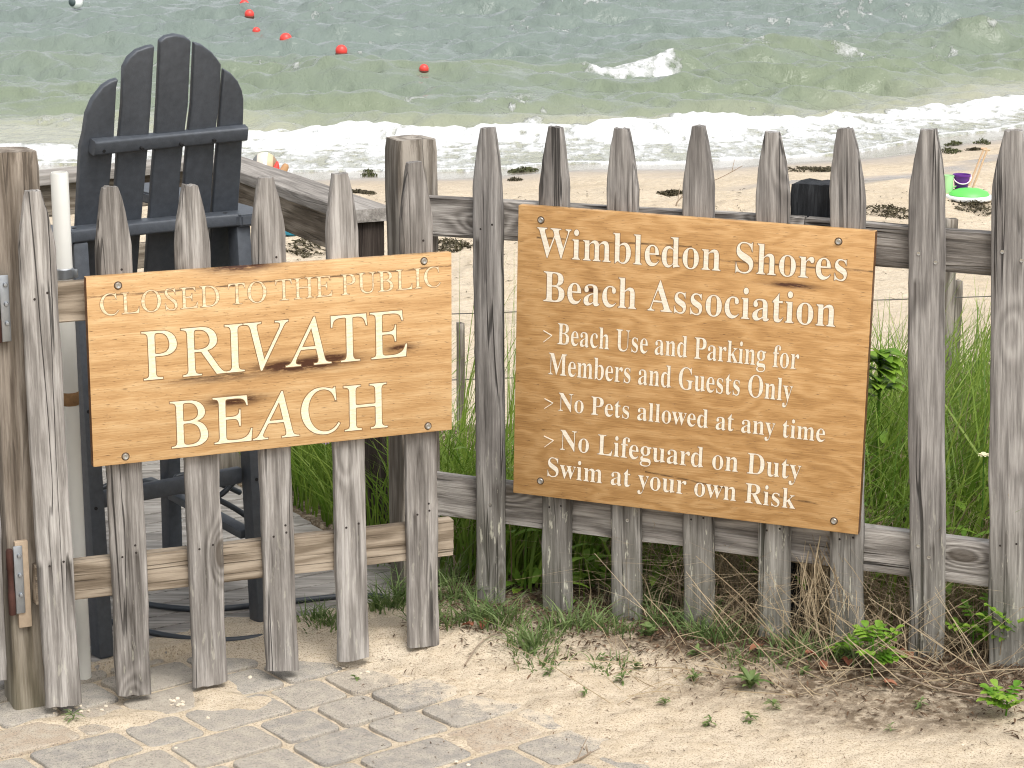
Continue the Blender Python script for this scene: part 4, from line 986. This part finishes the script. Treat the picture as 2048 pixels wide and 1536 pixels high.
mb = MB(); mb.tube([V3(-8*k, -.02, 14*k), V3(-2*k, -.02, 22*k), V3(0, -.02, 36*k)], [9*k, 7*k, 2*k], 12); mb.build('peak', M_red, toy)
# floats
def zsea(x, y):
    sy, Zt, nx = SEA_GRID; j = int(np.argmin(abs(sy-y))); i = int(round((x/(sy[j]*.40+2)+1)/2*(nx-1))); return float(Zt[j, max(0, min(nx-1, i))])
def sea_pt(u, v):
    z = SEA
    for _ in range(40): p = gnd(u, v, z); z = .7*z+.3*zsea(p.x, p.y)
    return gnd(u, v, z)
p0 = sea_pt(153, 20); p0.z += .10; r0 = 13*p0.y/F
bo = empty('mooring_buoy', tuple(p0)); tag(bo, 'white round buoy with dark grey cap, alone at the top left', 'buoy')
mb = MB(); mb.lathe([(max(.001, r0*math.sin(a)), r0*.55-r0*math.cos(a)) for a in np.linspace(.01, math.pi-.01, 16)], 26); mb.build('float', M_buoyw, bo)
mb = MB(); mm = Matrix.Translation((-r0*.28, -r0*.30, r0*.62)) @ Matrix.Rotation(math.radians(60), 4, 'X') @ Matrix.Rotation(math.radians(-30), 4, 'Y')
mb.lathe([(max(.001, r0*.80*math.sin(a)), r0*.80*math.cos(a)) for a in np.linspace(.01, 1.45, 8)][::-1], 22, mm); mb.build('cap', M_buoyd, bo)
first = None
for (u, v, rp, lb) in ((489, 24, 9.5, 'red float farthest out, rightward above another red float'), (499, 41, 9.5, 'red float just below the farthest red float'), (513, 71, 8, 'tiny pink-red float nearly swamped by a wave'), (572, 92, 12.5, 'red float with a dark weedy underside, right of the chair top'), (683, 115, 12, 'bright coral float alone in open water over the corner post'), (848, 146, 9.5, 'coral float nearest the shore, behind a wave crest')):
    p = sea_pt(u, v); r0 = rp*p.y/F; e = empty('swim_float', tuple(p)); tag(e, lb, 'float', 'red floats marking the swimming area'); e.location.z += {489: .13, 513: .05, 499: .09, 572: .07, 683: .07}.get(u, .03)
    if first is None:
        mb = MB(); mb.lathe([(max(.001, math.sin(a)), .5-math.cos(a)) for a in np.linspace(.01, math.pi-.01, 14)], 22); s1 = mb.build('float', M_red, e)
        mb = MB(); mb.lathe([(.30, -.95), (.80, -.7), (1.02, -.25), (1.03, .05), (.96, .12)], 22); s2 = mb.build('underside', M_redbase, e); first = (s1.data, s2.data)
    else:
        s1 = bpy.data.objects.new('float', first[0]); link(s1, e); s2 = bpy.data.objects.new('underside', first[1]); link(s2, e)
    s1.scale = s2.scale = (r0, r0, r0)
# ------------------------------------------------------------------ VEGETATION
def fence_pt(s, d): return f0+f_dir*s-f_n*d         # d > 0 lies behind the fence
def blade(mb, rg, x, y, z, h, w, lean, az, tint, n=5, droop=1.0):
    dx, dy = math.cos(az), math.sin(az); pts = []; ws = []
    for k in range(n):
        q = k/(n-1); b = lean*q*q*h*droop
        pts.append(V3(x+dx*b, y+dy*b, z+h*q*(1-.28*lean*q))); ws.append(w*(1-q**1.6)*.5+.0003)
    a2 = rg.uniform(0, math.pi); mb.strip(pts, ws, V3(math.cos(a2), math.sin(a2), 0), tint)
def grass_field(name, n, pick, hr, wr, mat, seed, lean=(.1, .7), az=None, tintf=None):
    rg = random.Random(seed); mb = MB()
    for k in range(n):
        q = pick(rg)
        if q is None: continue
        x, y, hs_ = q; z = zs(x, y)-.01
        blade(mb, rg, x, y, z, rg.uniform(*hr)*hs_, rg.uniform(*wr), rg.uniform(*lean), rg.gauss(*az) if az else rg.uniform(0, 6.28), min(1, max(.01, rg.gauss(.45, .25))))
    o = mb.build(name, mat, smooth=False); tag(o, kind='stuff'); return o
clumps_ = [(R.uniform(-.2, 3.2), R.uniform(.25, 2.8)) for _ in range(90)]
def pick_right(rg):
    c = rg.choice(clumps_); s = c[0]+rg.gauss(0, .11); d = c[1]+rg.gauss(0, .10)
    if d < .12 or s < -.28 or s > 3.4: return None
    p = fence_pt(s, d); return p.x, p.y, (.75+.35*min(1, max(0, s-.2)))*(1 if d > .5 else .8)
grass_field('beach_grass', 9500, pick_right, (.34, .74), (.005, .012), M_grass, 51, (.15, .9), (.4, 1.0))
grass_field('dead_grass', 2600, pick_right, (.25, .70), (.002, .005), M_straw, 54, (.2, 1.3), (.5, 1.4))
def pick_edge(rg):
    y = rg.uniform(5.85, 8.0); x = rg.uniform(-.40, .15)+(-.42*(y-5.9))
    return x, y, .8
grass_field('edge_grass', 3200, pick_edge, (.22, .55), (.004, .009), M_grass, 52, (.1, .9))
def pick_left(rg):
    y = rg.uniform(7.0, 9.0); x = rg.uniform(-3.2, -.35)
    t = (x+.8)*.7
    if y < 7.25+t*.7: return None
    return x, y, 1.0
grass_field('deck_grass', 5200, pick_left, (.25, .52), (.004, .009), M_grass, 53, (.1, .9))
def tuft_at(p, n, hr, wr, spread, mat, seed, name, label, cat, group=None, lean=(.3, 1.0), kind=None):
    rg = random.Random(seed); mb = MB()
    for k in range(n):
        a = rg.uniform(0, 6.28); r = spread*rg.random()
        x, y = p.x+math.cos(a)*r, p.y+math.sin(a)*r
        blade(mb, rg, x, y, zs(x, y)-.004, rg.uniform(*hr), rg.uniform(*wr), rg.uniform(*lean), a+rg.gauss(0, .5), rg.uniform(.05, 1))
    o = mb.build(name, mat, smooth=False); tag(o, label, cat, group, kind); return o
# dark green weeds right behind the fence foot
rg = random.Random(61); mb = MB()
def leaf(mb, base, d, L, w, tint, droop=.4, fold=.25):
    d = Vector(d).normalized(); s = d.cross(V3(0, 0, 1)); s = s.normalized() if s.length > .01 else V3(1, 0, 0); n = 6; vs = []; fs = []
    for k in range(n+1):
        q = k/n; c = base+d*(L*q)+V3(0, 0, -droop*L*q*q); ww = w*math.sin(math.pi*min(.98, q*.9+.08))**.8
        vs += [c-s*ww+V3(0, 0, ww*fold), c, c+s*ww+V3(0, 0, ww*fold)]
    for k in range(n):
        b = 3*k; fs += [(b, b+1, b+4, b+3), (b+1, b+2, b+5, b+4)]
    mb.add(vs, fs, None, tint)
for k in range(1000):
    s = rg.uniform(-.12, 2.6); dd = rg.uniform(.09, .9); p = fence_pt(s, dd); z = zs(p.x, p.y)
    hgt = rg.uniform(0, .34)*(1.1 if s < .9 else .8); a = rg.uniform(0, 6.28)
    leaf(mb, V3(p.x, p.y, z+hgt), (math.cos(a), math.sin(a), rg.uniform(.1, .9)), rg.uniform(.04, .12), rg.uniform(.006, .016), rg.uniform(.05, .9))
o = mb.build('ground_cover', M_broad, smooth=True); tag(o, kind='stuff')
# broad lance-leaved plants seen between the pickets
for i, (u, v, yoff, lb, dirs) in enumerate([
    (1045, 1175, .16, 'plant with broad bright lance leaves between the first and second fence pickets', [(1, -.25, .12, .17, .030), (.9, .1, .5, .15, .022), (-.6, -.3, .5, .13, .018), (.3, -.2, .9, .16, .02), (-.2, .4, .8, .14, .018)]),
    (1185, 1150, .22, 'plant with long drooping green leaves between second and third fence pickets', [(.9, -.2, .25, .17, .024), (-.9, -.1, .4, .15, .02), (.5, -.4, .7, .15, .022), (.1, .2, 1, .16, .02), (-.4, -.3, .8, .15, .02)]),
    (1310, 1160, .20, 'low leafy plant between the third and fourth fence pickets', [(.9, -.1, .35, .14, .017), (-.8, -.3, .4, .12, .016), (.2, -.5, .6, .13, .016), (.4, .4, .9, .14, .016)]),
    (1015, 985, .45, 'light green leafy weed tucked behind the left edge of the rules sign', [(1, -.3, .3, .10, .03), (-.8, -.4, .4, .09, .026), (.2, -.7, .5, .09, .028), (.3, .5, .8, .1, .024)]),
    (1760, 700, .75, 'bushy green plant at the right edge of the rules sign', [(1, -.3, .3, .10, .022), (-.8, -.4, .4, .09, .02), (.2, -.7, .5, .09, .02), (.3, .5, .8, .1, .02), (-.5, .2, .9, .1, .02), (.6, -.6, .8, .09, .02)])]):
    q = on_plane(u, v, f0-f_n*yoff, f_n); z0 = zs(q.x, q.y); mb = MB(); rg = random.Random(70+i)
    mb.tube([V3(q.x, q.y, z0), V3(q.x+.005, q.y, (z0+q.z)/2), V3(q.x, q.y, max(q.z, z0+.03))], .004, 6)
    for rep in range(3 if i < 4 else 7):
        for (dx, dy, dz, L, w) in dirs:
            a = rg.gauss(0, .5); c, s_ = math.cos(a), math.sin(a); zz = q.z-rg.random()*min(.15, max(.02, q.z-z0))*(1 if rep else 0)
            if i == 4: zz = q.z-rg.random()*.13
            leaf(mb, V3(q.x, q.y, zz), (dx*c-dy*s_, dx*s_+dy*c, dz*rg.uniform(.6, 1.2)), L*rg.uniform(.8, 1.1)*(1 if rep == 0 else .8), w*rg.uniform(.8, 1.1), rg.uniform(.2, 1), droop=.5)
    o = mb.build('leafy_plant', M_broad); tag(o, lb, 'plant', 'leafy plants behind the fence')
# rugosa rose sprigs: pinnate leaves
def rose(mb, p, hgt, n, seed, spread=.07):
    rg = random.Random(seed)
    for k in range(n):
        a = rg.uniform(0, 6.28); z = hgt*rg.uniform(.35, 1); d = V3(math.cos(a), math.sin(a)*.8, rg.uniform(.15, .8)).normalized(); L = spread*rg.uniform(.7, 1.2); b = p+V3(0, 0, z); t = rg.uniform(.1, 1)
        s = d.cross(V3(0, 0, 1)).normalized(); mb.tube([b, b+d*L], .0009, 4)
        for q in (.35, .6, .85):
            for sg in (-1, 1): leaf(mb, b+d*(L*q), d*.5+s*sg, .022*rg.uniform(.8, 1.2), .0085, t, .2, .4)
        leaf(mb, b+d*L, d, .026, .010, t, .2, .4)
    mb.tube([p-V3(0, 0, .01), p+V3(.003, .002, hgt*.5), p+V3(0, 0, hgt)], .0022, 6)
for i, (u, v, h, n, sp, lb) in enumerate([
    (1742, 1372, .10, 12, .055, 'small rugosa rose seedling in the sand left of the seventh fence picket'), (2030, 1352, .13, 16, .075, 'rugosa rose sprig with yellow-green leaves against the last picket foot'),
    (1942, 1330, .09, 9, .05, 'rugosa rose sprig between the last two pickets'), (2042, 1290, .22, 18, .075, 'tallest rugosa rose shoot at the right edge of the photo'), (2010, 1452, .05, 9, .045, 'small rose seedling lowest at the right edge'), (1690, 1330, .03, 5, .04, 'tiny rose seedling at the foot of the sixth fence picket')]):
    p = gnd(u, v, .02); p.z = zs(p.x, p.y); mb = MB(); rose(mb, p, h, n, 80+i, sp); o = mb.build('rose_sprig', M_rose); tag(o, lb, 'rose sprig', 'rugosa rose sprigs along the fence')
# weeds standing in the sand
def rosette(u, v, n, L, w, lb, seed, name='sand_weed', up=(.2, .9)):
    p = gnd(u, v, .01); p.z = zs(p.x, p.y); mb = MB(); rg = random.Random(seed)
    for k in range(n):
        a = rg.uniform(0, 6.28); leaf(mb, p+V3(0, 0, rg.uniform(0, .02)), (math.cos(a), math.sin(a), rg.uniform(*up)), L*rg.uniform(.6, 1.1), w*rg.uniform(.7, 1.1), rg.uniform(.1, 1), .4)
    o = mb.build(name, M_weedleaf); tag(o, lb, 'weed', 'small weeds growing in the sand'); return o
rosette(1500, 1395, 26, .062, .0065, 'leafy green weed standing alone on the sand below the fifth picket', 91, up=(.3, 1.6))
rosette(1388, 1377, 22, .030, .0022, 'spiky low weed on the sand below the fourth picket', 92)
rosette(1298, 1300, 12, .04, .010, 'round-leaved weed at the foot of the third fence picket', 93, up=(.4, 1.4))
rosette(146, 1436, 14, .032, .0024, 'dark grass sprout in the joint below the gate', 94)
rosette(1420, 1452, 14, .025, .003, 'weed patch lowest on the open sand', 95); rosette(1500, 1450, 16, .028, .003, 'weed patch right of the lowest one on the open sand', 96)
rosette(1245, 1372, 14, .030, .003, 'brownish weed tuft on the sand below the third picket', 97); rosette(1170, 1395, 10, .022, .003, 'small green weed nearest the pavers', 98)
rosette(1205, 1335, 9, .02, .003, 'tiny weed just below the second picket', 99); rosette(712, 1352, 10, .018, .003, 'tiny weed at the paver edge below the fifth gate picket', 100)
rosette(1780, 1478, 8, .02, .002, 'dry tiny weed at the bottom right of the sand', 101)
for i, (u, v, n, L, w, lb) in enumerate([(1268, 1352, 16, .030, .0028, 'sprawling weed on the sand between the third and fourth pickets'), (1330, 1412, 12, .024, .0030, 'low weed on the open sand below the fourth picket weed'),
    (1545, 1432, 16, .028, .0032, 'spreading weed on the sand below the leafy green weed'), (1100, 1350, 14, .030, .0024, 'grassy weed on the sand below the second fence picket'), (1605, 1372, 14, .032, .0030, 'weed at the litter edge below the sixth picket'), (1840, 1440, 12, .028, .0028, 'weed among the brown litter at lower right'), (1395, 1335, 14, .034, .0050, 'green weed close to the foot of the fourth picket')]):
    rosette(u, v, n, L, w, lb, 160+i, up=(.1, 1.0))
# crabgrass along the fence foot
tufts = [(905, 1225, 34, .10), (955, 1265, 40, .10), (1010, 1275, 40, .09), (1065, 1310, 46, .085), (1130, 1285, 34, .09), (1190, 1278, 26, .08), (1290, 1235, 50, .10), (1330, 1275, 34, .08), (1400, 1300, 34, .09), (1450, 1310, 26, .08), (1590, 1330, 26, .08), (1650, 1335, 24, .07), (885, 1185, 36, .16), (640, 1262, 30, .055), (665, 1275, 26, .05), (760, 1240, 34, .09), (800, 1230, 36, .11), (870, 1275, 34, .07), (1240, 1292, 22, .06), (1215, 1345, 16, .04), (1085, 1335, 22, .05), (1480, 1345, 18, .05), (1720, 1345, 26, .08), (1560, 1352, 18, .05)]
rg = random.Random(110); mb = MB()
for (u, v, n, h) in tufts:
    p = gnd(u, v, .01)
    for k in range(int(n*2.6)):
        a = rg.uniform(0, 6.28); r = .055*rg.random(); x, y = p.x+math.cos(a)*r*1.3, p.y+math.sin(a)*r
        blade(mb, rg, x, y, zs(x, y)-.003, h*rg.uniform(.4, 1.15), rg.uniform(.002, .0058), rg.uniform(.3, 1.5), a+rg.gauss(0, 1.0), rg.uniform(.02, .9))
o = mb.build('crabgrass', M_weedleaf, smooth=False); tag(o, kind='stuff')
# dry straw along the fence and the big tuft hanging between the pickets
rg = random.Random(120); mb = MB()
for k in range(5200):
    s = abs(rg.gauss(0, 1)); s = rg.choice([rg.uniform(.25, 2.3), rg.gauss(.72, .14), rg.gauss(1.05, .25)]); d = rg.uniform(-.05, .45)
    p = fence_pt(s, d+.03); z = zs(p.x, p.y)
    if d < .05 and rg.random() < .5: continue
    blade(mb, rg, p.x, p.y, z, rg.uniform(.06, .34)*(1 if d > .05 else .5), rg.uniform(.0013, .0034), rg.uniform(.2, 1.7), rg.uniform(0, 6.28), rg.uniform(.05, 1), 4)
for k in range(230):      # hanging bundle
    a = on_plane(rg.gauss(1640, 24), 1055, f0-f_n*rg.uniform(.03, .10), f_n); b = on_plane(rg.gauss(1655, 42), rg.uniform(1200, 1320), f0-f_n*rg.uniform(-.06, .12), f_n); b.z = max(b.z, zs(b.x, b.y)+.005)
    mid = (a+b)/2+V3(rg.gauss(0, .02), rg.gauss(0, .015), 0); a2 = rg.uniform(0, 3.1); w = rg.uniform(.0008, .0018)
    mb.strip([a, mid, b], [w, w, w*.5], V3(math.cos(a2), math.sin(a2), 0), rg.uniform(.2, 1))
for k in range(240):       # stalks in front, leaning every way
    u = rg.choice([rg.uniform(1560, 1990), rg.uniform(1180, 1990)]); a = gnd(u, rg.uniform(1300, 1420), .0); a.z = zs(a.x, a.y); ang = rg.uniform(0, 6.28); L = rg.uniform(.04, .26)
    b = a+V3(math.cos(ang)*L, math.sin(ang)*L*.5, L*rg.uniform(.05, 1.1)); mid = (a+b)/2+V3(0, 0, rg.uniform(-.01, .02)); w = rg.uniform(.0008, .0016)
    mb.strip([a, mid, b], [w, w, w*.5], V3(.3, .2, 1).normalized(), rg.uniform(.3, 1))
o = mb.build('dry_straw', M_straw, smooth=False); tag(o, kind='stuff')
# dead leaves, bark bits and twigs at the fence foot
rg = random.Random(130); mb = MB()
for k in range(11000):
    s = rg.uniform(-.15, 2.3); d = rg.gauss(.0, .15)
    if rg.random() < .4 and s > .75: d -= rg.uniform(0, .26)*min(1, (s-.7)*1.4)
    p = fence_pt(s, d); z = zs(p.x, p.y)
    if p.y < 4.35: continue
    a = rg.uniform(0, 6.28); L = rg.uniform(.003, .013)*(1.6 if rg.random() < .12 else 1); w = rg.uniform(.0008, .0030); c = V3(p.x, p.y, z+rg.uniform(.001, .010))
    t = V3(math.cos(a), math.sin(a), rg.uniform(-.3, .4)); sd_ = V3(-math.sin(a), math.cos(a), rg.uniform(-.5, .5)).normalized()
    mb.strip([c-t*L, c+V3(0, 0, L*rg.uniform(0, .4)), c+t*L], [w*.4, w, w*.3], sd_, rg.random()**1.5)
o = mb.build('leaf_litter', M_litter, smooth=False); tag(o, kind='stuff')
rg = random.Random(131); mb = MB()
for (u, v) in ((945, 1278), (968, 1270), (1520, 1322), (1695, 1345), (1610, 1335), (1770, 1395), (1810, 1330), (1640, 1352)):
    p = gnd(u, v, .02); p.z = zs(p.x, p.y)+.012
    for k in range(2): a = rg.uniform(0, 6.28); leaf(mb, p, (math.cos(a), math.sin(a), .25), rg.uniform(.022, .04), rg.uniform(.008, .013), rg.random(), .5, .6)
o = mb.build('fallen_leaves', M_redleaf); tag(o, kind='stuff')
# pebbles and shell bits, short debris on the open sand and in the joints
rg = random.Random(140); mb = MB()
def pebble(p, r):
    bm = bmesh.new(); bmesh.ops.create_icosphere(bm, subdivisions=1, radius=r)
    vs = [V3(v.co.x*rg.uniform(.7, 1.3), v.co.y*rg.uniform(.7, 1.3), v.co.z*.7)+p for v in bm.verts]; bm.verts.index_update(); mb.add(vs, [[v.index for v in f.verts] for f in bm.faces]); bm.free()
for k in range(70):
    u, v = rg.choice([(rg.uniform(90, 240), rg.uniform(1408, 1424)), (rg.uniform(60, 100), rg.uniform(1375, 1405)), (rg.uniform(670, 740), rg.uniform(1322, 1345)), (rg.uniform(340, 370), rg.uniform(1395, 1410)), (rg.uniform(100, 2000), rg.uniform(1340, 1530))])
    p = gnd(u, v, .003); p.z = max(0, zs(p.x, p.y))+.001; pebble(p, rg.uniform(.0022, .0065))
o = mb.build('shell_bits', M_pebble); tag(o, kind='stuff')
rg = random.Random(141); mb = MB()
for k in range(420):
    u = rg.uniform(700, 2048); v = rg.uniform(1310, 1536)
    p = gnd(u, v, .0); z = max(0, zs(p.x, p.y)); a = rg.uniform(0, 6.28); L = rg.uniform(.002, .008); w = rg.uniform(.0004, .0012); c = V3(p.x, p.y, z+.0015); t = V3(math.cos(a), math.sin(a), 0)
    mb.strip([c-t*L, c+V3(0, 0, .002), c+t*L], [w, w, w*.3], V3(-t.y, t.x, .2), rg.random())
o = mb.build('sand_debris', M_litter, smooth=False); tag(o, kind='stuff')
# twigs
def twig(name, pts, r, label):
    mb = MB(); P = smooth_path([Vector(p) for p in pts], 5); mb.tube(P, [r*(1-.6*i/len(P)) for i in range(len(P))], 7); rg = random.Random(len(label))
    for k in range(4):
        i = rg.randint(2, len(P)-3); d = (P[i+1]-P[i-1]).normalized(); q = P[i]; s = V3(rg.uniform(-1, 1), rg.uniform(-1, 1), rg.uniform(.1, .9)).normalized()*r*14
        mb.tube([q, q+d*r*8+s*.6, q+d*r*14+s], [r*.5, r*.4, r*.2], 5)
    o = mb.build(name, M_twig); tag(o, label, 'twig'); return o
def onsand(u, v, dz=.004): p = gnd(u, v, 0); p.z = zs(p.x, p.y)+dz; return p
twig('fallen_twig', [onsand(930, 1340), onsand(960, 1315, .008), onsand(1005, 1295, .01), onsand(1025, 1275, .02)], .0022, 'thin bleached twig lying on the sand below the first fence picket')
twig('fallen_twig', [onsand(1148, 1524), onsand(1165, 1520, .006), onsand(1182, 1510, .008)], .0030, 'short dark twig at the bottom edge on the sand')
twig('fallen_twig', [onsand(1790, 1400, .02), onsand(1880, 1425, .012), onsand(1990, 1440, .012), onsand(2060, 1435, .02)], .0028, 'long dark twig among the litter at lower right')
b1 = beach_pt(1352, 412)
twig('bare_branch', [b1, b1+V3(.03, 0, .06), b1+V3(.18, .02, .16), b1+V3(.42, .05, .26), b1+V3(.60, .05, .36)], .007, 'bare branching twig sticking out of the beach above the rules sign')
# flowers
for (u, v, off_, r, mt, lb) in ((1968, 912, .35, .014, M_petal, 'pale cream flower in the grass between the last two pickets'), (652, 888, .0, .010, M_pinkpetal, 'small mauve flower head below the private beach sign'), (208, 965, .0, .010, M_petal, 'small yellow flower seen behind the chair leg')):
    if u > 900: q = on_plane(u, v, f0-f_n*off_, f_n)
    else: q = at_y(u, v, 6.6 if u > 400 else 7.3)
    e = empty('wild_flower', (q.x, q.y, zs(q.x, q.y))); tag(e, lb, 'flower'); mb = MB(); hh = q.z-e.location.z
    mb.tube([(0, 0, -.02), (.004, 0, hh*.5), (0, 0, hh)], .0018, 6); mb.build('stem', M_leaf, e); mb = MB()
    for k in range(8): a = k*math.pi/4; leaf(mb, V3(0, 0, hh), (math.cos(a), math.sin(a)*.8-.3, .5), r*1.3, r*.45, .5, .3)
    mb.build('blossom', mt, e)
# tall grass stems rising in the gaps
rg = random.Random(150); mb = MB()
for k in range(170):
    u = rg.choice([rg.uniform(905, 945), rg.uniform(1005, 1030), rg.uniform(1750, 1815), rg.uniform(1890, 1985)]); q = on_plane(u, 800, f0-f_n*rg.uniform(.5, 1.8), f_n); z = zs(q.x, q.y)
    blade(mb, rg, q.x, q.y, z, rg.uniform(.5, .86), rg.uniform(.002, .0042), rg.uniform(.1, .55), rg.gauss(.3, .6), rg.uniform(.2, 1), 7)
o = mb.build('tall_grass', M_grass, smooth=False); tag(o, kind='stuff')
